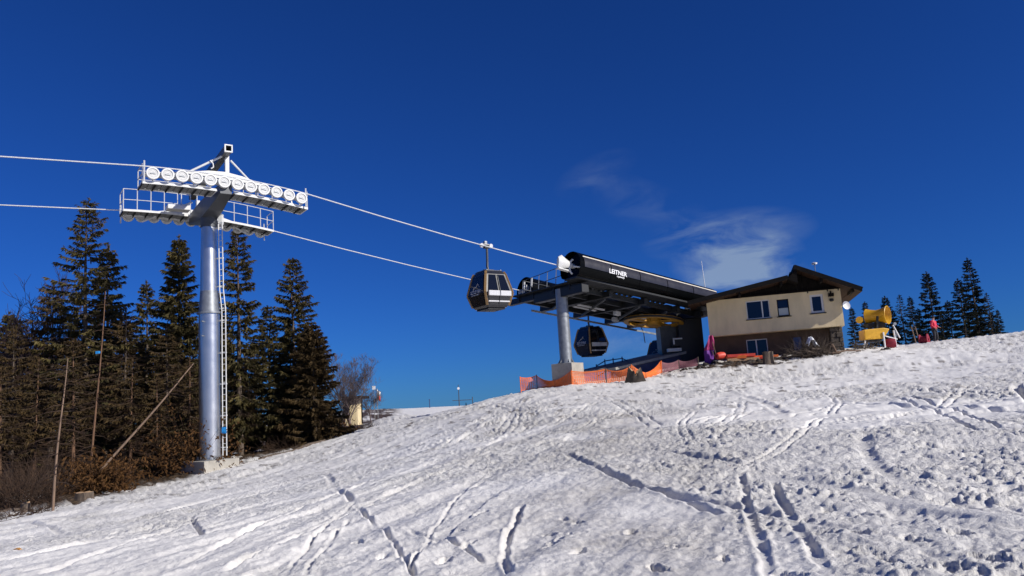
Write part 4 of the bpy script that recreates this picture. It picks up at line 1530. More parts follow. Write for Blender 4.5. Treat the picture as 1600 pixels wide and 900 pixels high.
def kites(base, direc, length, width, rng, cross=True):
    """little needle twigs: kite shaped faces from base points"""
    n = len(base)
    d = direc / np.linalg.norm(direc, axis=1, keepdims=True)
    rv = rng.normal(size=(n, 3))
    s = np.cross(d, rv)
    s /= np.linalg.norm(s, axis=1, keepdims=True) + 1e-9
    out = []
    for q in range(2 if cross else 1):
        if q:
            s = np.cross(d, s)
        mid = base + d * (length * .45)[:, None]
        tip = base + d * length[:, None] - np.array([0, 0, 1.0]) * (length * .12)[:, None]
        out.append(np.stack([base, mid + s * (width / 2)[:, None], tip, mid - s * (width / 2)[:, None]], 1))
    vv = np.concatenate(out).reshape(-1, 3)
    ff = np.arange(len(vv)).reshape(-1, 4)
    return vv, ff


class Tubes:
    """many thin three-sided sticks in one mesh"""

    def __init__(s):
        s.v, s.f = [], []

    def stick(s, pts, r0, r1, n=3):
        o = len(s.v)
        m = len(pts)
        for i, p in enumerate(pts):
            t = pts[min(i + 1, m - 1)] - pts[max(i - 1, 0)]
            t = t / (np.linalg.norm(t) + 1e-9)
            x = np.cross(t, [0.31, 0.77, 0.55])
            x /= np.linalg.norm(x) + 1e-9
            y = np.cross(t, x)
            r = r0 + (r1 - r0) * i / (m - 1)
            for k in range(n):
                a = 2 * math.pi * k / n
                s.v.append(p + (x * math.cos(a) + y * math.sin(a)) * r)
        for i in range(m - 1):
            for k in range(n):
                a, b = o + i * n + k, o + i * n + (k + 1) % n
                s.f.append((a, b, b + n, a + n))

    def mesh(s, name, m):
        return raw_mesh(name, s.v, s.f, m)


def spruce(seed, Ht, R, crown0, dens, ragged, m, dead=40, trunk_m='bark', power=.8, droop=.25, gap=.32, tw=1.0):
    rng = np.random.default_rng(seed)
    lean = rng.normal(size=2) * .012
    tr = Tubes()
    pts = [np.array([lean[0] * h * h / Ht + .03 * math.sin(h * .7 + seed), lean[1] * h * h / Ht, h]) for h in np.linspace(-.6, Ht, 14)]
    tr.stick(pts, .0125 * Ht + .03, .012, 9)
    trunk = tr.mesh('trunk', trunk_m)
    B, D, Ln, Wd = [], [], [], []
    br = Tubes()
    h = crown0 * Ht
    while h < Ht * .985:
        f = (h - crown0 * Ht) / (Ht * (1 - crown0))
        nb = rng.integers(4, 8)
        ph = rng.uniform(0, 6.28)
        for k in range(nb):
            if rng.random() < ragged * (1 - f * .6):
                continue
            a = ph + 6.283 * k / nb + rng.normal() * .25
            hb_ = h + rng.normal() * .16 * (1 - f)
            L = R * (max(0, 1 - f)) ** power * rng.uniform(.55, 1.12) * (1 + .25 * ragged * rng.normal()) + .16
            if f < .12:
                L *= .55 + 3.5 * f
            L = max(.15, L)
            pitch = .55 * f ** 1.5 - .12 + rng.normal() * .09
            dr_ = droop * (1 - f) * rng.uniform(.6, 1.3)
            dir_ = np.array([math.cos(a), math.sin(a), 0])
            side = np.array([-math.sin(a), math.cos(a), 0])
            ts = np.linspace(0, 1, 5)
            bp_ = [np.array([0, 0, hb_]) + dir_ * L * t + np.array([0, 0, L * (pitch * t - dr_ * t + dr_ * .75 * t * t * t)]) + side * (.06 * L * math.sin(3 * t + a)) for t in ts]
            br.stick(bp_, .012 + .008 * L, .004)
            bpa = np.array(bp_)
            n = int(dens * (L + .25) * 17)
            t = rng.uniform(.10, 1, n) ** .8
            base = np.stack([np.interp(t, ts, bpa[:, q]) for q in range(3)], 1)
            sg = rng.choice([-1, 1], n)
            fwd = rng.uniform(.35, 1.0, n)
            dd_ = dir_[None] * fwd[:, None] + side[None] * (sg * rng.uniform(.3, .95, n))[:, None] + np.array([0, 0, 1.0])[None] * (rng.normal(-.42, .32, n))[:, None]
            ln = (.16 + .30 * L / R * (1 - .55 * t)) * rng.uniform(.6, 1.25, n) * tw
            B.append(base); D.append(dd_); Ln.append(ln); Wd.append(ln * rng.uniform(.16, .30, n))
        h += gap * rng.uniform(.7, 1.3) * (1.1 - .45 * f)
    n = 60
    base = np.stack([np.zeros(n), np.zeros(n), Ht * rng.uniform(.93, 1.0, n)], 1)
    B.append(base); D.append(np.stack([rng.normal(size=n) * .5, rng.normal(size=n) * .5, rng.uniform(.4, 1.2, n)], 1)); Ln.append(rng.uniform(.08, .22, n)); Wd.append(np.full(n, .05))
    vv, ff = kites(np.concatenate(B), np.concatenate(D), np.concatenate(Ln), np.concatenate(Wd), rng)
    crown = raw_mesh('crown', vv, ff, m)
    boughs = br.mesh('boughs', 'bark')
    # dry, needle-less branches low on the stem
    dt = Tubes()
    for i in range(dead):
        h = Ht * rng.uniform(.04, min(.85, crown0 + .3))
        a = rng.uniform(0, 6.283)
        L = rng.uniform(.5, 1.0) * R * .9
        dir_ = np.array([math.cos(a), math.sin(a), 0])
        side = np.array([-math.sin(a), math.cos(a), 0])
        cv = rng.normal() * .2
        pts = [np.array([0, 0, h]) + dir_ * L * t + np.array([0, 0, L * (-.12 * t - .28 * t * t + .22 * t ** 3)]) + side * L * cv * t * t for t in np.linspace(0, 1, 5)]
        dt.stick(pts, .020, .005)
        for j in range(7):
            t = rng.uniform(.25, .95)
            p = pts[0] + (pts[-1] - pts[0]) * t
            p = np.array([np.interp(t, np.linspace(0, 1, 5), np.array(pts)[:, q]) for q in range(3)])
            d = dir_ * rng.uniform(.3, 1) + side * rng.choice([-1, 1]) * rng.uniform(.4, 1) + np.array([0, 0, rng.uniform(-.7, .1)])
            l2 = rng.uniform(.2, .55)
            dt.stick([p, p + d * l2 * .5, p + d * l2 + np.array([0, 0, -.05])], .007, .003)
    dry = dt.mesh('dry_branches', 'twig') if dead else None
    return trunk, boughs, crown, dry, Ht


def bare_tree(seed, Ht, m, spread=.5, levels=5, r0=.11, rmin=.008):
    rng = np.random.default_rng(seed)
    tk, tb = Tubes(), Tubes()

    def grow(p, d, L, r, lv):
        n = 4
        pts = [p]
        for i in range(n):
            d = d + rng.normal(size=3) * .13 + np.array([0, 0, .06])
            d = d / np.linalg.norm(d)
            pts.append(pts[-1] + d * L / n)
        (tk if lv == 0 else tb).stick(pts, r, r * .6, 7 if lv == 0 else 3)
        if lv >= levels:
            return
        for k in range(rng.integers(3, 5) if lv else 7):
            t = rng.uniform(.35, 1.0)
            i = min(n - 1, int(t * n))
            q = pts[i] + (pts[i + 1] - pts[i]) * (t * n - i)
            d2 = d + rng.normal(size=3) * spread * (1.25 if lv else 1.0)
            d2[2] += .22
            d2 /= np.linalg.norm(d2)
            grow(q, d2, L * rng.uniform(.5, .75), max(rmin, r * .48), lv + 1)
    grow(np.array([0, 0, -.4]), np.array([0, 0, 1.0]), Ht * .5, r0, 0)
    zmax = max(v[2] for v in tb.v)
    return tk.mesh('trunk', 'bark' if m == 'purple' else m), None, tb.mesh('crown', m), None, zmax


protos = {
    'big': spruce(11, 13.5, 2.9, .16, 2.3, .25, 'needle', 90, power=.75, droop=.42, gap=.33, tw=1.0),
    'mid': spruce(12, 11.5, 2.0, .18, 2.7, .12, 'needle', 90, power=.8, droop=.35, gap=.31, tw=1.0),
    'dense': spruce(13, 11, 2.3, .06, 4.0, .03, 'needle', 50, power=.85, droop=.28, gap=.23, tw=1.0),
    'thin': spruce(14, 13, 1.9, .12, 2.6, .14, 'needle', 80, power=.62, droop=.50, gap=.34, tw=1.0),
    'wide': spruce(15, 11, 2.6, .05, 3.0, .09, 'needle', 40, power=.72, droop=.36, gap=.31, tw=1.0),
    'olive': spruce(16, 7.5, 2.3, .02, 4.2, .03, 'needleo', 10, power=.66, droop=.22, gap=.22, tw=1.0),
    'drybig': spruce(17, 11, 2.2, .45, 1.6, .25, 'needleo', 200, power=.7, droop=.35, gap=.40, tw=1.0),
    'dryred': spruce(19, 8, 1.8, .38, 1.7, .3, 'needleo', 150, 'deadbark', power=.8, droop=.3, gap=.3),
    'cold': spruce(21, 8, 1.85, .04, 2.9, .10, 'needleb', 10, power=.78, droop=.12, gap=.32, tw=1.0),
    'coldthin': spruce(22, 8, 1.45, .04, 2.6, .18, 'needleb', 14, power=.85, droop=.12, gap=.34, tw=1.0),
    'coldbare': spruce(23, 8, 1.25, .30, .9, .3, 'needleb', 60, power=.85, droop=.22, gap=.34, tw=1.0),
    'bareA': bare_tree(31, 7, 'purple', .42, 5),
    'bareB': bare_tree(32, 7, 'purple', .36, 5),
    'bareC': bare_tree(33, 7, 'greytwig', .34, 6, .09, .005),
}
tree_used = {}


def plant_tree(kind, px, py, Yt, label, group, rotz=None, wide=1.0, name='spruce_tree', sink=.25):
    tk, bo, cr, dry, Ht = protos[kind]
    top = P(px, py, Yt)
    zb = gz(top.x, top.y) - sink
    k = (top.z - zb) / Ht
    o = bpy.data.objects.new(name, None)
    COL.objects.link(o)
    o.location = (top.x, top.y, zb)
    o.rotation_euler = (0, 0, rnd.uniform(0, 6.28) if rotz is None else rotz)
    o.scale = (k * wide, k * wide, k)
    tag(o, label, 'tree', group)
    for nm, me_ in (('trunk', tk), ('boughs', bo), ('crown', cr), ('dry_branches', dry)):
        if me_ is not None:
            piece(nm, me_, o)
    return o


WG = 'trees of the wood left of the slope'
plant_tree('big', 139, 312, 36.5, 'tallest spruce of the wood, with a ragged open crown, left of the tower', WG, 1.2)
plant_tree('mid', 170, 384, 37.5, 'slim spruce close to the right of the tallest spruce', WG)
plant_tree('dense', 280, 370, 40, 'dense dark conical spruce just left of the tower pole', WG)
plant_tree('thin', 372, 358, 43, 'tall slender drooping spruce just right of the tower pole', WG)
plant_tree('wide', 457, 404, 45, 'pointed spruce standing free at the right end of the wood', WG)
plant_tree('olive', 487, 505, 43.5, 'bushy olive-brown young spruce at the right end of the wood', WG)
plant_tree('mid', 229, 440, 44, 'lower spruce between the slim and the dense conical spruce', WG)
plant_tree('drybig', 85, 440, 36, 'spruce with many dry brown branches left below the tallest spruce', WG)
plant_tree('drybig', 196, 482, 36.5, 'dry-branched spruce behind the leaning trunk', WG)
plant_tree('drybig', 262, 505, 38, 'dry-branched spruce just left of the tower foot', WG)
plant_tree('wide', 418, 478, 44.5, 'short spruce left of the free-standing pointed spruce', WG)
plant_tree('mid', 335, 450, 47, 'spruce hidden behind the tower pole', WG)
plant_tree('bareA', 18, 408, 38, 'bare purplish deciduous tree at the left edge of the photo', WG, name='bare_tree')
plant_tree('bareB', 62, 440, 42, 'bare purplish deciduous tree left of the tallest spruce', WG, name='bare_tree')
plant_tree('bareB', -35, 400, 40, 'bare deciduous tree cut by the left edge of the photo', WG, name='bare_tree')
for x, y, Yt, kd, lb in ((-8, 445, 34, 'bareB', 'bare reddish tree touching the left edge of the photo'), (330, 545, 45, 'bareB', 'slight bare tree behind the lower tower pole')):
    plant_tree(kd, x, y, Yt, lb, WG, name='bare_tree')
for x, y, Yt, lb in ((58, 560, 31.5, 'low dry reddish spruce above the brush at the left'), (118, 530, 33, 'dry reddish spruce between the two dead stems'), (205, 560, 34.5, 'dry reddish spruce under the leaning trunk'), (246, 590, 35, 'low dry reddish spruce right of the leaning trunk foot'), (296, 560, 36.5, 'dry reddish spruce against the left side of the tower pole'), (5, 575, 30, 'dry reddish spruce cut by the left photo edge')):
    plant_tree('dryred', x, y, Yt, lb, WG)
plant_tree('drybig', 25, 510, 34, 'dry-branched spruce at the left edge of the wood', WG)
back = [(-90 + 26 * i + rnd.uniform(-9, 9), rnd.uniform(485, 560) + (18 if i > 17 else 0), (45, 50, 56)[i % 3] + rnd.uniform(-1.5, 1.5)) for i in range(23)]
back += [(-60 + 60 * i, 590 + rnd.uniform(-15, 15), 41 + i * .6) for i in range(7)]
for i, (x, y, Yt) in enumerate(back):
    plant_tree(('dense', 'wide', 'dense', 'drybig')[i % 4], x, y, Yt, 'dark spruce deep in the wood behind the front row', 'dark spruces deep in the wood', wide=1.15)
plant_tree('bareC', 546, 516, 60, 'bare leafless tree with a round purplish crown beyond the wood', WG, 3.9, name='bare_tree', wide=1.25)
plant_tree('bareC', 578, 592, 62, 'small bare bush beside the flag at the end of the wood', WG, name='bare_tree', wide=1.3)
plant_tree('bareC', 533, 560, 56, 'low bare tree in front of the cream hut', WG, name='bare_tree', wide=1.2)

RG = 'spruces on the crest right of the house'
for kind, x, y, Yt, lab in (('coldthin', 1330, 481, 60, 'small spruce right behind the house corner'), ('coldthin', 1351, 472, 64, 'spruce rising behind the left end of the yellow snow gun'),
                            ('cold', 1382, 463, 64, 'spruce rising behind the right end of the yellow snow gun'), ('coldbare', 1405, 461, 62, 'thin half-bare spruce right of the yellow snow gun'),
                            ('coldthin', 1421, 464, 61, 'narrow spruce next to the half-bare spruce'), ('cold', 1447, 425, 62, 'dark spruce behind the person in red'),
                            ('coldthin', 1511, 404, 64, 'tallest spruce on the right crest'), ('cold', 1496, 436, 60, 'spruce just left of the tallest one on the right crest'),
                            ('coldbare', 1541, 458, 62, 'thin spruce second from the right on the right crest'), ('coldthin', 1558, 484, 62, 'small rightmost spruce on the right crest'),
                            ('coldthin', 1470, 488, 60, 'low spruce right of the person in red'), ('coldthin', 1434, 482, 66, 'low spruce between the narrow and the dark spruce'), ('cold', 1480, 470, 67, 'spruce behind, between the dark spruce and the tallest pair'), ('cold', 1548, 488, 65, 'low bushy spruce near the right end of the crest row'), ('coldthin', 1368, 490, 66, 'low spruce directly behind the yellow barrel'), ('coldthin', 1394, 484, 67, 'low spruce behind the white hose of the snow gun'), ('cold', 1525, 478, 63, 'spruce partly hidden below the tallest one on the right crest')):
    plant_tree(kind, x, y, Yt, lab, RG, sink=.5)

# single dead stems at the edge of the wood
def stem(name, pb_, pt_, r0_, r1_, m, label, nb, cat='dead tree', seed=0):
    rng = np.random.default_rng(seed)
    a, b = V(pb_), V(pt_)
    root = thing(name, a, label, cat)
    d = (b - a)
    pts = [np.array(a - V(a) + d * t + V((math.sin(t * 5 + seed) * .04, 0, 0))) for t in np.linspace(0, 1, 9)]
    t = Tubes()
    t.stick(pts, r0_, r1_, 8)
    piece('trunk', t.mesh('trunk', m), root)
    w = Tubes()
    for i in range(nb):
        tt_ = rng.uniform(.15, .98)
        p = np.array(d * tt_)
        aa2 = rng.uniform(0, 6.28)
        L = rng.uniform(.4, 1.5) * (1 - .4 * tt_)
        q = np.array([math.cos(aa2), math.sin(aa2), 0])
        s_ = np.array([-math.sin(aa2), math.cos(aa2), 0])
        w.stick([p, p + q * L * .4 + np.array([0, 0, -.05 * L]), p + q * L * .8 + np.array([0, 0, -.2 * L]) + s_ * .1, p + q * L + np.array([0, 0, -.15 * L]) + s_ * .2], .016, .004)
    piece('dry_branches', w.mesh('dry_branches', 'twig'), root)
    return root


a = ground_px(82, 800); a.z = gz(a.x, a.y) - .2
stem('dead_spruce', a, P(104, 560, a.y + .2), .045, .012, 'palebark', 'thin pale dead stem nearest the left corner of the photo', 46, seed=3)
a = P(140, 760, 31.0); a.z = gz(a.x, a.y) - .2
ds = stem('dead_spruce', a, P(164, 455, 31.5), .055, .014, 'deadbark', 'thin reddish-brown dead stem with a blue mark, rising from the root ball', 60, seed=4)
bm_ = P(153, 551, 31.3)
MB().box(bm_, (.16, .13, .12)).build('blue_mark', 'blue', ds, bevel=.02)
a = P(156, 738, 30.2)
stem('leaning_trunk', a, P(303, 568, 32.2), .055, .022, 'palebark', 'pale trunk leaning to the right from the root ball', 14, seed=5)
a = ground_px(220, 752); a.z = gz(a.x, a.y) - .2
stem('dead_spruce', V((a.x, a.y + 2, a.z)), P(224, 690, a.y + 2), .05, .03, 'deadbark', 'short broken dead stem between root ball and tower foot', 12, seed=6)
a = P(398, 735, 40); a.z = gz(a.x, a.y) - .2

# dry brush and root balls
def brush(name, px, py, Yc, rx, ry, hz, n, m, label, cat, seed, leaf=None, group=None, curl=.5, z0=-.1):
    rng = np.random.default_rng(seed)
    c = P(px, py, Yc)
    root = thing(name, (c.x, c.y, gz(c.x, c.y) + z0), label, cat, group)
    t = Tubes()
    ends = []
    for i in range(n):
        a_ = rng.uniform(0, 6.283)
        rr2 = math.sqrt(rng.random())
        p = np.array([math.cos(a_) * rx * rr2 * .7, math.sin(a_) * ry * rr2 * .7, rng.uniform(0, .5) * hz * (1 - rr2 * .6)])
        d = np.array([math.cos(a_) * rng.uniform(.1, 1), math.sin(a_) * rng.uniform(.1, 1), rng.uniform(-.1, 1.2)]) + rng.normal(size=3) * curl
        d /= np.linalg.norm(d)
        L = rng.uniform(.25, .8) * hz
        k = rng.normal(size=3) * .3
        q = [p, p + d * L * .5, p + d * L + k * L * .4]
        t.stick(q, rng.uniform(.006, .016), .003)
        ends += [q[1], q[2]]
    piece('twigs', t.mesh('twigs', m), root)
    if leaf:
        E_ = np.array(ends)
        E_ = np.repeat(E_, 5, 0) + rng.normal(size=(len(E_) * 5, 3)) * .10
        E_[:, 2] = np.abs(E_[:, 2])
        ln = rng.uniform(.08, .24, len(E_))
        vv, ff = kites(E_, rng.normal(size=(len(E_), 3)) + np.array([0, 0, -.3]), ln, ln * .35, rng)
        piece('dry_foliage', raw_mesh('dry_foliage', vv, ff, leaf), root)
    return root


brush('root_ball', 150, 770, 30.2, .95, .8, 1.7, 420, 'twig', 'torn-up root ball with red-brown dry twigs left of the tower', 'root ball', 41, 'needled')
brush('dry_brush', 30, 775, 27, 1.8, 1.2, 2.1, 520, 'twig', 'mound of dry brown brush in the lower left corner', 'brush', 42, None, 'dry brush at the edge of the wood')
brush('dry_brush', 60, 742, 29.5, 1.7, 1.2, 2.2, 420, 'twig', 'dry brush behind the pale dead stem', 'brush', 43, None, 'dry brush at the edge of the wood')
brush('dry_brush', 295, 712, 35, 1.0, .8, 3.0, 330, 'twig', 'upright reddish dry brush directly left of the tower foot', 'brush', 44, 'needled', 'dry brush at the edge of the wood')
brush('dry_brush', 440, 690, 43, 1.4, 1.0, 1.2, 260, 'twig', 'low dry brush below the free-standing pointed spruce', 'brush', 45, None, 'dry brush at the edge of the wood')
brush('dry_brush', 505, 680, 47, 1.7, 1.2, 1.5, 300, 'twig', 'brown brush at the foot of the olive-brown young spruce', 'brush', 46, 'needled', 'dry brush at the edge of the wood')
brush('dry_brush', 560, 655, 57, 1.8, 1.2, 1.3, 260, 'twig', 'brown brush below the bare round tree', 'brush', 47, None, 'dry brush at the edge of the wood')

# ragged undergrowth along the edge of the wood (uncountable)
rng = np.random.default_rng(77)
t = Tubes()
UU = rng.uniform(eu[0], -.17, 5200)
UY = np.interp(UU, eu, ey) + np.abs(rng.normal(size=5200)) * 3.2 + .1
UX = UU * UY
UZ = base_h(UX, UY)
for i in range(5200):
    x_, y_ = float(UX[i]), float(UY[i])
    z_ = float(UZ[i])
    if vnoise(np.array([x_ * .6]), np.array([y_ * .6]), 301)[0] < -.08:
        continue
    p = np.array([x_, y_, z_ - .03])
    L = rng.uniform(.12, .55)
    d = rng.normal(size=3) * .8
    d[2] = abs(d[2]) * .5 + .12
    d /= np.linalg.norm(d)
    t.stick([p, p + d * L * .5, p + d * L + np.array([0, 0, -.1 * L])], rng.uniform(.006, .018), .004)
o = bpy.data.objects.new('undergrowth', t.mesh('undergrowth', 'twig'))
COL.objects.link(o)
tag(o, 'brown twigs and dead stalks littering the edge of the wood', 'undergrowth', kind='stuff')

# ------------------------------------------------------------------ stumps, logs
def stump(px, py, Yc, r, h, label, seed, m='bark', roots=5, rag=0.0):
    rng = np.random.default_rng(seed)
    c = P(px, py, Yc)
    b = V((c.x, c.y, gz(c.x, c.y) - .15))
    root = thing('tree_stump', b, label, 'stump')
    n = 18
    vs, fs = [], []
    lv = [(0, 1.45), (.12, 1.2), (.3, 1.05), (.7, .98 - rag * .3), (1.0, .95 - rag * .8)]
    nz_ = rng.normal(size=n) * (.08 + rag * .35)
    for (t_, k) in lv:
        for q in range(n):
            a_ = 6.283 * q / n
            rr2 = r * k * (1 + nz_[q] + .12 * (1 - t_) * math.sin(roots * a_))
            vs.append(b + V((math.cos(a_) * rr2, math.sin(a_) * rr2, (h + .15) * t_ + ((nz_[q] * .25 + (rag * h * (.5 * math.sin(2 * a_ + 1.2) + .35 * math.sin(5 * a_))) ) if t_ == 1 else 0))))
    for i in range(len(lv) - 1):
        for q in range(n):
            fs.append((i * n + q, i * n + (q + 1) % n, (i + 1) * n + (q + 1) % n, (i + 1) * n + q))
    MB().add(vs, fs).build('bark', m, root, True)
    top = [v + UP * .003 for v in vs[-n:]]
    MB().add(top, [tuple(range(n))]).build('cut_face', 'cutwood', root)
    return root


stump(131, 800, 26.6, .28, .34, 'cut stump in front of the root ball on the left', 1)
stump(40, 806, 24.5, .14, .3, 'small cut stump at the left edge of the wood', 2)
stump(995, 604, 41.8, .34, .58, 'dark rotten stump standing alone in the snow below the station', 3, 'soil', 4, .45)
s_ = stump(1201, 568, 43.8, .3, .75, 'pale topped stump on the dirty patch in front of the house', 4, 'bark')


def log(pa2, pb2, r, m, label, group=None):
    a, b = V(pa2), V(pb2)
    o = thing('log', (a + b) / 2, label, 'log', group)
    d = b - a
    pts = [a + d * t_ + V((0, 0, .03 * math.sin(7 * t_))) for t_ in (0, .25, .5, .75, 1)]
    MB().tube(pts, [r, r * .96, r * .9, r * .86, r * .8], 9).build('trunk', m, o, True)
    for e, dd2 in ((a, -d.normalized()), (b, d.normalized())):
        MB().lathe(e + dd2 * .003, dd2, [(0, 0), (0, r * .78), (.004, r * .7), (.004, 0)], 9).build('cut_end', 'cutwood', o)
    return o


def gpt(px, py, Y_, dz=.05):
    q = P(px, py, Y_)
    return V((q.x, q.y, gz(q.x, q.y) + dz))


for (x0, y0, Y0, x1, y1, Y1, r, lab) in ((0, 800, 24.5, 60, 795, 26, .09, 'thin log lying at the left edge of the photo'), (405, 722, 37.5, 470, 700, 39.8, .07, 'thin log lying right of the tower foot'),
                                       (470, 708, 40.3, 520, 690, 43.5, .08, 'log lying below the brown brush at the right end of the wood'), (520, 690, 47.5, 560, 668, 52, .1, 'log at the right corner of the wood')):
    log(gpt(x0, y0, Y0), gpt(x1, y1, Y1), r, 'bark', lab, 'logs at the edge of the wood')

# ------------------------------------------------------------------ orange safety net
net_posts = [(813, 590, 45.2), (838, 587, 45.4), (866, 595, 44.2), (892, 580, 43.4), (946, 577, 43.6), (987, 571, 43.4), (1009, 583, 44), (1032, 565, 46.0), (1060, 563, 46.8), (1090, 559, 46.6)]
nb_ = P(900, 600, 43.6)
net = thing('safety_net_fence', (nb_.x, nb_.y, gz(nb_.x, nb_.y)), 'sagging orange plastic safety net on thin posts below the station', 'fence')
NP = []
for i, (x, y, Yp) in enumerate(net_posts):
    t_ = P(x, y, Yp)
    b_ = V((t_.x, t_.y, gz(t_.x, t_.y)))
    if t_.z < b_.z + .3:
        t_.z = b_.z + .3
    NP.append((b_, t_))
    MB().tube([b_ - UP * .3, t_ + UP * .06 + V((rnd.uniform(-.06, .06), 0, 0))], .028, 7).build('post', 'orange' if i in (0, 3, 5, 7) else 'bark', net)
for i in range(len(NP) - 1):
    (b0_, t0_), (b1_, t1_) = NP[i], NP[i + 1]
    L = (b1_ - b0_).length
    sag = (.08, .12, .1, .10, .22, .10, .12, .15, .15)[i]
    bot = .04

    def npnt(u, v):
        b = b0_.lerp(b1_, u)
        t = t0_.lerp(t1_, u)
        b = V((b.x, b.y, gz(b.x, b.y) + bot))
        q = b.lerp(t, v)
        q.z -= sag * 4 * u * (1 - u) * v
        bul = math.sin(u * 3.14) * .12 * math.sin(v * 3.1 + i)
        return q + V((.3 * bul, -bul, 0))
    m = MB()
    nu = max(6, int(L / .11))
    nv = 9
    for j in range(nv + 1):
        wdt = .06 if j in (0, nv) else .038
        for k in range(nu):
            a, b = npnt(k / nu, j / nv), npnt((k + 1) / nu, j / nv)
            d = UP * (wdt / 2)
            m.add([a - d, b - d, b + d, a + d], [(0, 1, 2, 3)])
    for k in range(nu + 1):
        for j in range(0, nv, 3):
            a, b = npnt(k / nu, j / nv), npnt(k / nu, (j + 3) / nv)
            d = (npnt(min(1, k / nu + .01), .5) - npnt(max(0, k / nu - .01), .5)).normalized() * .020
            m.add([a - d, a + d, b + d, b - d], [(0, 1, 2, 3)])
    m.build('net_panel', 'orange' if i < 7 else 'netp', net)

# ------------------------------------------------------------------ blue railing beyond the crest
br_ = P(935, 572, 52)
rail = thing('blue_railing', (br_.x, br_.y, gz(br_.x, br_.y)), 'dark blue pipe railing beyond the crest behind the station column', 'railing')
pp = [(932, 572), (945, 564), (958, 562), (972, 560), (985, 566)]
q0 = [P(x, y, 52) for x, y in pp]
for a, b in zip(q0[:-1], q0[1:]):
    for dz in (0, -.35, -.7):
        MB().tube([a + UP * dz, b + UP * dz], .035, 6).build('rail', 'bluepaint', rail)
for q in q0:
    MB().tube([q + UP * .12, q - UP * 1.6], .04, 6).build('post', 'bluepaint', rail)
gbox(962, 983, 567, 573, 52.3, .8, 'cover_board', 'bluepaint', .02, rail)

# ------------------------------------------------------------------ things in front of the house
soilrng = np.random.default_rng(5)
ico = []
bm = bmesh.new()
bmesh.ops.create_icosphere(bm, subdivisions=1, radius=1)
iv = np.array([v.co[:] for v in bm.verts])
if_ = np.array([[v.index for v in f.verts] for f in bm.faces])
bm.free()
vv, ff = [], []
for i in range(330):
    x = hp.x - 1.2 + soilrng.normal() * 2.6
    y = hp.y + .2 + soilrng.normal() * .75
    r = soilrng.uniform(.05, .19) * soilrng.uniform(.6, 1.1)
    q = iv * (1 + soilrng.normal(size=(len(iv), 1)) * .22) * np.array([r * 1.3, r, r * .8]) + np.array([x, y, gz(x, y) + r * .2])
    ff.append(if_ + len(vv) * len(iv))
    vv.append(q)
o = bpy.data.objects.new('soil_clods', raw_mesh('soil_clods', np.concatenate(vv), np.concatenate(ff), 'soil'))
COL.objects.link(o)
tag(o, 'dark clods of soil and stones scattered in the snow before the house', 'soil', kind='stuff')
bp1 = brush('brush_pile', 1272, 556, 44.4, 1.8, .9, 1.5, 520, 'bark', 'tangled pile of branches and roots in front of the stone pier', 'brush pile', 61, None, curl=.9, z0=.0)
for i, (x0, y0, x1, y1, r) in enumerate(((1258, 548, 1312, 566, .06), (1300, 538, 1314, 566, .07), (1268, 545, 1300, 552, .07), (1300, 552, 1345, 548, .05), (1240, 566, 1290, 546, .05), (1285, 550, 1340, 560, .06))):
    MB().tube([P(x0, y0, 44.0), (P(x0, y0, 44.0) + P(x1, y1, 44.2)) / 2 + UP * .08, P(x1, y1, 44.2)], [r, r * .9, r * .7], 8).build('branch', 'palebark' if i in (1, 3) else 'bark', bp1, True)
brush('brush_pile', 1352, 548, 47.2, .9, .6, .9, 200, 'bark', 'low heap of roots left of the snow gun', 'brush pile', 62, None, curl=.9, z0=.0)
# crumpled white sheet
sh = P(1268, 533, 44.2)
sho = MB()
N = 9
grid = []
srng = random.Random(4)
for j in range(N):
    for i in range(N):
        u, v = i / (N - 1) - .5, j / (N - 1) - .5
        grid.append(sh + V((u * .6 + srng.uniform(-.03, .03), v * .5 + srng.uniform(-.04, .04), .34 - abs(u + .08) * .95 - v * v * .7 + .05 * math.sin(u * 17) + srng.uniform(-.05, .05))))
fs = [(j * N + i, j * N + i + 1, (j + 1) * N + i + 1, (j + 1) * N + i) for j in range(N - 1) for i in range(N - 1)]
o = MB().add(grid, fs).build('white_sheet', 'snowcap', None, True, org=sh - UP * .4)
md = o.modifiers.new('thickness', 'SOLIDIFY')
md.thickness = .015
tag(o, 'crumpled white plastic sheet lying on the branch pile', 'plastic sheet')
# orange barrier boards stacked below the lower window
ob = P(1160, 562, 46.2)
obt = thing('barrier_stack', (ob.x, ob.y, gz(ob.x, ob.y)), 'heap of orange and red plastic barriers and planks under the lower house window', 'barriers')
for i, (x0, x1, y, th, m) in enumerate(((1136, 1186, 563, .12, 'cutwood'), (1134, 1166, 559, .14, 'orange'), (1150, 1198, 561, .10, 'redp'), (1136, 1180, 556.5, .12, 'redp'), (1166, 1216, 558.5, .10, 'orange'), (1140, 1192, 566, .12, 'bark'))):
    a, b = P(x0, y, 46.1 + .1 * (i % 3)), P(x1, y - (x1 - x0) * .055, 45.9)
    MB().bar(a, b, .22, th * 1.4).build('barrier_board', m, obt, bevel=.01)
a = P(1126, 556, 46.2)
MB().lathe(a, V((1, .3, .1)), [(-.3, .08), (-.25, .2), (0, .24), (.25, .2), (.3, .08)], 12).build('rolled_net', 'redp', obt, True)
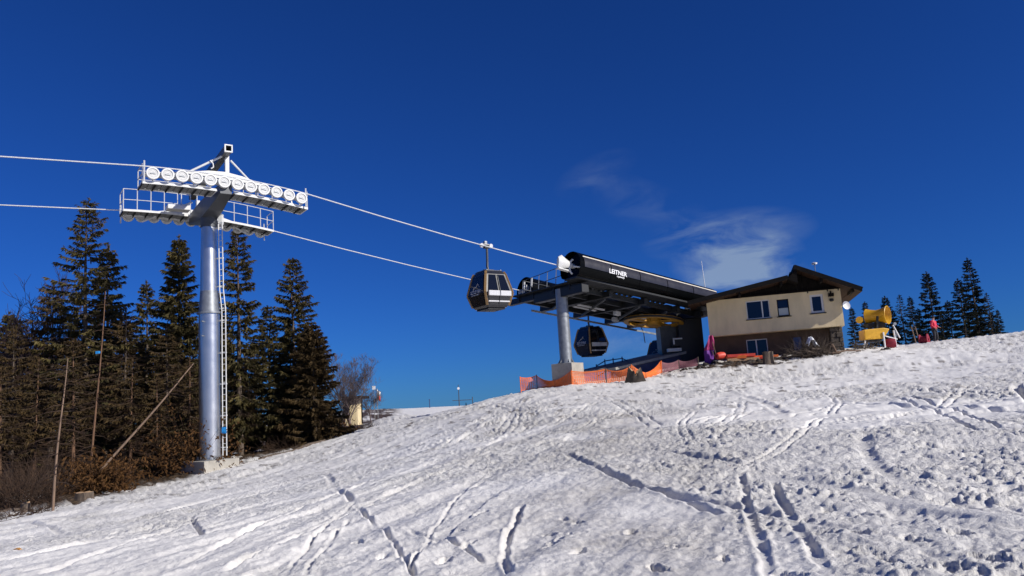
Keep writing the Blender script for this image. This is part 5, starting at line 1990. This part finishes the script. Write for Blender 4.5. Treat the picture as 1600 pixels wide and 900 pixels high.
# leaning cloth banner at the house corner
ba0, ba1 = P(1107, 571, 46.6), P(1110, 524, 46.6)
bant = thing('cloth_banner', (ba0.x, ba0.y, gz(ba0.x, ba0.y)), 'tall magenta and violet cloth banner leaning at the left house corner', 'banner')
NB = 12
for part, m, v0, v1 in (('upper_cloth', 'magenta', .5, 1), ('lower_cloth', 'violet', 0, .5)):
    g = []
    for j in range(NB + 1):
        v = v0 + (v1 - v0) * j / NB
        c = ba0.lerp(ba1, v)
        w = .34 * (1 - .55 * max(0, v - .6) / .4)
        for i in range(5):
            g.append(c + V(((i - 2) / 2 * w * .8 + .04 * math.sin(v * 9), .1 * math.sin(i * 1.9 + v * 5), 0)))
    fs = [(j * 5 + i, j * 5 + i + 1, (j + 1) * 5 + i + 1, (j + 1) * 5 + i) for j in range(NB) for i in range(4)]
    bo_ = MB().add(g, fs).build(part, m, bant, True)
    md = bo_.modifiers.new('thickness', 'SOLIDIFY')
    md.thickness = .012
MB().tube([P(1124, 572, 46.4), P(1113, 534, 46.5)], .022, 6).build('pole', 'palebark', bant)
MB().tube([P(1112, 548, 46.4), P(1122, 568, 46.4)], .018, 6).build('pole', 'palebark', bant)

# ------------------------------------------------------------------ yellow snow gun
SG0 = P(1372, 548, 49.0)
sgb = V((SG0.x, SG0.y, gz(SG0.x, SG0.y)))
gun = thing('snow_gun', sgb, 'yellow fan snow gun on white legs standing on the crest right of the house', 'snow gun')


def gp(x, y, d=0.0):
    return P(x, y, 49.0 + d)


ax_ = (gp(1386, 493, -.4) - gp(1354, 496, .5)).normalized()
c0_ = gp(1354, 495, .5)
Lg = (gp(1385, 493, -.4) - c0_).length
shell_ = MB().lathe(c0_, ax_, [(0, .47), (.02, .50), (.3, .42), (Lg * .5, .37), (Lg * .8, .44), (Lg, .56), (Lg + .02, .54), (Lg * .8, .40), (Lg * .5, .34), (.3, .38), (0, .47)], 30).build('fan_barrel', 'yellow', gun, True)
MB().lathe(c0_, ax_, [(Lg - .05, .54), (Lg + .08, .59), (Lg + .10, .56), (Lg - .02, .51)], 30).build('nozzle_ring', 'yellow', shell_, True)
MB().lathe(c0_ + ax_ * (Lg * .3), ax_, [(0, 0), (0, .2), (.5, .2), (.6, .1), (.6, 0)], 16).build('fan_motor', 'rubber', shell_, True)
for k in range(6):
    a_ = 6.283 * k / 6
    x_ = ax_.orthogonal().normalized()
    y_ = ax_.cross(x_)
    d = x_ * math.cos(a_) + y_ * math.sin(a_)
    e = ax_.cross(d)
    q = c0_ + ax_ * (Lg * .25)
    MB().prism([q + d * .12 - e * .05, q + d * .36 - e * .1, q + d * .36 + e * .08 + ax_ * .1, q + d * .12 + e * .05 + ax_ * .06], ax_ * .015).build('fan_blade', 'galvd', shell_)
# yoke and dark turntable below the barrel
for dd2 in (-.55, .55):
    MB().bar(gp(1371, 494, dd2), gp(1370, 512, dd2 * .8), .16, .1).build('yoke_arm', 'rubber', gun)
gbox(1356, 1384, 504, 511, 48.7, .7, 'turntable', 'rubber', .03, gun)
# lower yellow machine housing with a pointed right end
poly = [gp(1350.5, 515, -.55), gp(1381, 512, -.55), gp(1390, 513.5, -.55), gp(1387.5, 519, -.55), gp(1380, 529, -.55), gp(1351.5, 531, -.55)]
MB().prism(poly, V((.1, 1.0, 0)) * 1.1).build('machine_housing', 'yellow', gun, bevel=.05)
MB().lathe(gp(1343, 500, .3), V((-.4, -1, .1)), [(-.08, 0), (-.08, .2), (0, .23), (.08, .2), (.08, 0)], 18).build('yellow_lamp', 'yellow', gun, True)
MB().bar(gp(1343, 503, .3), gp(1352, 514, .2), .05).build('lamp_arm', 'rubber', gun)
gbox(1352, 1379, 531, 534, 48.6, .9, 'under_frame', 'rubber', .0, gun)
for (x0, y0, x1, y1, d) in ((1380, 519, 1383.5, 546, -.6), (1352, 532, 1349, 548, -.4), (1395, 508, 1406, 528, 0), (1396, 516, 1401, 541, -.2), (1355, 532, 1354, 548, .8)):
    b_ = gp(x1, y1, d)
    b_.z = min(b_.z, gz(b_.x, b_.y) - .03) if y1 > 535 else b_.z
    MB().tube([gp(x0, y0, d), b_], .05, 8).build('leg', 'dishw', gun, True)
MB().tube([gp(1383, 525, -.4), gp(1402, 530, -.2)], .035, 6).build('cross_tube', 'dishw', gun)
MB().tube([gp(1395, 508, 0), gp(1399, 516, -.2), gp(1401, 530, -.2)], .03, 6).build('hose', 'galvd', gun)
MB().lathe(gp(1398, 506, 0), V((0, -1, 0)), [(-.05, 0), (-.05, .1), (.05, .1), (.05, 0)], 12).build('valve', 'galvd', gun, True)
# red padding at its foot
rp_ = gp(1391, 536, -.1)
o = MB().lathe(rp_ - UP * .02, V((.9, -.4, .1)), [(-.34, 0), (-.34, .22), (-.22, .30), (.15, .32), (.3, .26), (.34, .12), (.34, 0)], 18).build('crash_pad', 'maroon', None, True, org=V((rp_.x, rp_.y, gz(rp_.x, rp_.y))))
tag(o, 'dark red rolled crash pad beside the white leg of the snow gun', 'crash pad')
# two stakes
for x, lab in ((1424, 'left of two thin pale stakes between snow gun and person'), (1430, 'right of two thin pale stakes between snow gun and person')):
    a = P(x, 511, 54)
    b = V((a.x + .22, a.y, gz(a.x, a.y) - .2))
    o = MB().tube([b, a], [.045, .035], 7).lathe(a, UP, [(-.02, .036), (.05, .02), (.08, 0)], 7).build('stake', 'palebark', None, True, org=b)
    tag(o, lab, 'stake', 'pale stakes on the crest')
# round red drum
dr0 = P(1444, 531, 51.2)
drum = thing('hose_drum', (dr0.x, dr0.y, gz(dr0.x, dr0.y)), 'round dark red hose drum on the crest left of the person', 'hose drum')
dax = V((.75, -.66, .05)).normalized()
MB().lathe(dr0, dax, [(-.2, 0), (-.2, .26), (.2, .26), (.2, 0)], 22).build('hose', 'maroon', drum, True)
for s2 in (-.23, .23):
    MB().lathe(dr0 + dax * s2, dax, [(-.03, .1), (-.03, .37), (.03, .38), (.03, .1)], 26, True).build('flange', 'maroon', drum, True)
MB().bar(dr0 - UP * .37 - dax * .3, dr0 - UP * .37 + dax * .3, .4, .06).build('stand', 'rubber', drum)

# ------------------------------------------------------------------ person in red
def skin_mesh(name, verts, edges, radii, root, m, sub=2):
    me = bpy.data.meshes.new(name)
    me.from_pydata(verts, edges, [])
    ob = bpy.data.objects.new(name, me)
    COL.objects.link(ob)
    md = ob.modifiers.new('s', 'SKIN')
    md.use_smooth_shade = True
    lay = me.skin_vertices[0] if len(me.skin_vertices) else None
    for i, r in enumerate(radii):
        me.skin_vertices[0].data[i].radius = (r, r)
        me.skin_vertices[0].data[i].use_root = (i == root)
    sb = ob.modifiers.new('d', 'SUBSURF')
    sb.levels = sb.render_levels = sub
    dg = bpy.context.evaluated_depsgraph_get()
    out = bpy.data.meshes.new_from_object(ob.evaluated_get(dg))
    bpy.data.objects.remove(ob)
    out.materials.clear()
    out.materials.append(M[m])
    out.name = name
    return out


pf = P(1463, 538, 51.5)
pz = gz(pf.x, pf.y)
per = thing('person', (pf.x, pf.y, pz), 'person in a red ski jacket and dark trousers standing on the crest', 'person')
vs = [(0, 0, .92), (0, .01, 1.15), (0, 0, 1.38), (0, -.01, 1.48), (0, -.03, 1.56), (0, -.04, 1.66),                       # pelvis..head
      (-.10, 0, .86), (-.12, -.03, .47), (-.13, .02, .10), (-.13, -.12, .05),
      (.10, 0, .86), (.15, -.06, .48), (.19, .0, .10), (.19, -.14, .05),
      (-.18, 0, 1.38), (-.26, .02, 1.12), (-.20, -.16, .98), (-.19, -.22, .95),
      (.18, 0, 1.38), (.27, .0, 1.12), (.24, -.17, 1.02), (.23, -.23, 1.0)]
ed = [(0, 1), (1, 2), (2, 3), (3, 4), (4, 5), (0, 6), (6, 7), (7, 8), (8, 9), (0, 10), (10, 11), (11, 12), (12, 13), (2, 14), (14, 15), (15, 16), (16, 17), (2, 18), (18, 19), (19, 20), (20, 21)]
rd_ = [.13, .12, .13, .06, .07, .095, .085, .06, .045, .045, .085, .06, .045, .045, .06, .045, .035, .03, .06, .045, .035, .03]
for hnd, sgn in ((17, -1), (21, 1)):
    hx, hy, hz_ = vs[hnd]
    for q, (fx, fl) in enumerate(((-.025, .06), (-.008, .075), (.009, .07), (.025, .055))):
        k = len(vs)
        vs += [(hx + fx, hy - .04, hz_ - .005), (hx + fx, hy - .04 - fl * .6, hz_ - .02), (hx + fx, hy - .04 - fl * .8, hz_ - .06)]
        rd_ += [.009, .0085, .007]
        ed += [(hnd, k), (k, k + 1), (k + 1, k + 2)]
    k = len(vs)
    vs += [(hx - sgn * .035, hy - .01, hz_), (hx - sgn * .045, hy - .05, hz_ - .02)]
    rd_ += [.01, .008]
    ed += [(hnd, k), (k, k + 1)]
body = piece('body', skin_mesh('body', vs, ed, rd_, 0, 'skin'), per)
jv = [(0, 0, .84), (0, .01, 1.0), (0, .01, 1.2), (0, 0, 1.4), (0, -.01, 1.5), (-.19, 0, 1.39), (-.28, .02, 1.12), (-.21, -.15, .99), (.19, 0, 1.39), (.29, .0, 1.12), (.25, -.16, 1.03)]
je = [(0, 1), (1, 2), (2, 3), (3, 4), (3, 5), (5, 6), (6, 7), (3, 8), (8, 9), (9, 10)]
piece('jacket', skin_mesh('jacket', jv, je, [.19, .18, .185, .17, .09, .095, .08, .065, .095, .08, .065], 0, 'jacket'), per)
tv = [(0, 0, .9), (-.10, 0, .84), (-.12, -.03, .47), (-.13, .02, .14), (.10, 0, .84), (.15, -.06, .48), (.19, .0, .14)]
piece('trousers', skin_mesh('trousers', tv, [(0, 1), (1, 2), (2, 3), (0, 4), (4, 5), (5, 6)], [.15, .12, .095, .09, .12, .095, .09], 0, 'trouser'), per)
for bxx in (-.13, .19):
    piece('boot', skin_mesh('boot', [(bxx, .03, .22), (bxx, .03, .07), (bxx, -.14, .055)], [(0, 1), (1, 2)], [.07, .075, .06], 0, 'grey' if bxx > 0 else 'trouser', 1), per)  # one boot pale: sunlight on it painted as colour
MB().lathe(V((0, -.03, 1.64)), V((0, .15, 1)), [(0, .115), (.05, .118), (.10, .09), (.13, 0)], 16).build('knit_hat', 'hair', per, True, org=(0, 0, 0))
fc = MB()
for ex in (-.032, .032):
    fc.lathe(V((ex, -.132, 1.665)), V((0, -1, 0)), [(0, .014), (.008, .008), (.009, 0)], 8)
fc.box(V((0, -.132, 1.595)), (.045, .012, .01))
fc.lathe(V((0, -.135, 1.635)), V((0, -1, -.3)), [(0, .016), (.025, .012), (.03, 0)], 8)
fo = fc.build('face_features', 'hair', per, org=(0, 0, 0))
fo['kind'] = 'stuff'
per.rotation_euler = (0, 0, rad(35))

# ------------------------------------------------------------------ far things beyond the slope
hu = P(549, 650, 68)
hut = thing('cream_hut', (hu.x, hu.y, gz(hu.x, hu.y)), 'small cream hut with a flat roof half hidden behind bare branches', 'hut')
gbox(536, 557, 624, 665, 68, 2.5, 'wall', 'stucco', 0, hut)
gbox(534, 566, 619, 623.5, 67.6, 3.2, 'roof', 'dwood', 0, hut)
gbox(541, 546, 632, 650, 67.9, .1, 'door', 'dwood', 0, hut)
MB().bar(P(565, 623, 68), P(566, 662, 68), .1).build('post', 'dwood', hut)
fl0 = P(589, 606, 70)
flag = thing('flag', (fl0.x, fl0.y, gz(fl0.x, fl0.y)), 'small white and red flag on a thin pole at the end of the wood', 'flag')
MB().tube([V((fl0.x, fl0.y, gz(fl0.x, fl0.y) - .2)), fl0], .03, 6).build('pole', 'galvd', flag)
for part, m, y0, y1 in (('white_half', 'dishw', 608.5, 615.5), ('red_half', 'redp', 615.5, 623.5)):
    g = []
    for j in range(4):
        for i in range(6):
            y = y0 + (y1 - y0) * j / 3 + i * .9
            g.append(P(589.3 + i * 1.05, y, 70) + V((0, .07 * math.sin(i * 1.8), 0)))
    fs = [(j * 6 + i, j * 6 + i + 1, (j + 1) * 6 + i + 1, (j + 1) * 6 + i) for j in range(3) for i in range(5)]
    bo_ = MB().add(g, fs).build(part, m, flag, True)
    md = bo_.modifiers.new('thickness', 'SOLIDIFY')
    md.thickness = .01
sg_ = P(584, 606, 70)
sgn_ = thing('white_sign', (sg_.x, sg_.y, gz(sg_.x, sg_.y)), 'tiny white sign left of the flag', 'sign')
MB().box(sg_, (.3, .03, .34)).build('board', 'dishw', sgn_, bevel=.02)
MB().tube([sg_ - UP * .1 + V((0, .05, 0)), V((sg_.x, sg_.y + .05, gz(sg_.x, sg_.y)))], .03, 6).build('post', 'galvd', sgn_)
a = P(671, 625, 122)
o = thing('marker_pole', (a.x, a.y, gz(a.x, a.y)), 'thin dark marker pole on the far snow horizon', 'pole')
MB().tube([V((a.x, a.y, gz(a.x, a.y) - .3)), a], .07, 6).build('shaft', 'bluepaint', o)
MB().lathe(a, UP, [(-.02, .1), (.1, .1), (.14, 0)], 8).build('cap', 'bluepaint', o)
# far drag lift pylon
q = P(716, 601, 124)
b = V((q.x, q.y, gz(q.x, q.y) - .3))
py_ = thing('drag_lift_pylon', b, 'tiny far drag lift pylon on the snow horizon left of the orange net', 'lift pylon')
MB().tube([b, q], [.09, .05], 8).build('mast', 'msteel', py_)
MB().bar(P(707, 626, 124), P(737, 624.5, 124), .09, .09).build('cross_arm', 'msteel', py_)
MB().lathe(q + UP * -.6, V((0, -1, 0)), [(-.06, 0), (-.06, .2), (.06, .2), (.06, 0)], 14).build('wheel', 'dishw', py_, True)
MB().tube([P(738, 620, 124), P(739, 634, 124)], .07, 6).build('side_post', 'msteel', py_)
for x, y in ((728, 629), (743, 630.5)):
    plant_tree('coldthin', x, y, 123, 'tiny far spruce left of the near hill edge' if x == 728 else 'tiny far spruce touching the near hill edge', 'tiny spruces on the horizon', wide=1.6, sink=.2)
# dry leaf on the snow
lf = ground_px(28, 866)
lz = gz(lf.x, lf.y) + .05
g = []
for j in range(5):
    for i in range(3):
        u, v = (i - 1), j / 4
        g.append(V((lf.x + (v - .5) * .16, lf.y + u * .045 * math.sin(3.14 * min(.95, v + .08)), lz + .03 * abs(u) + .02 * math.sin(v * 4))))
fs = [(j * 3 + i, j * 3 + i + 1, (j + 1) * 3 + i + 1, (j + 1) * 3 + i) for j in range(4) for i in range(2)]
o = MB().add(g, fs).build('dry_leaf', 'leaf', None, True, org=V((lf.x, lf.y, lz)))
md = o.modifiers.new('thickness', 'SOLIDIFY')
md.thickness = .003
tag(o, 'curled orange-brown dry leaf on the snow at lower left', 'leaf')
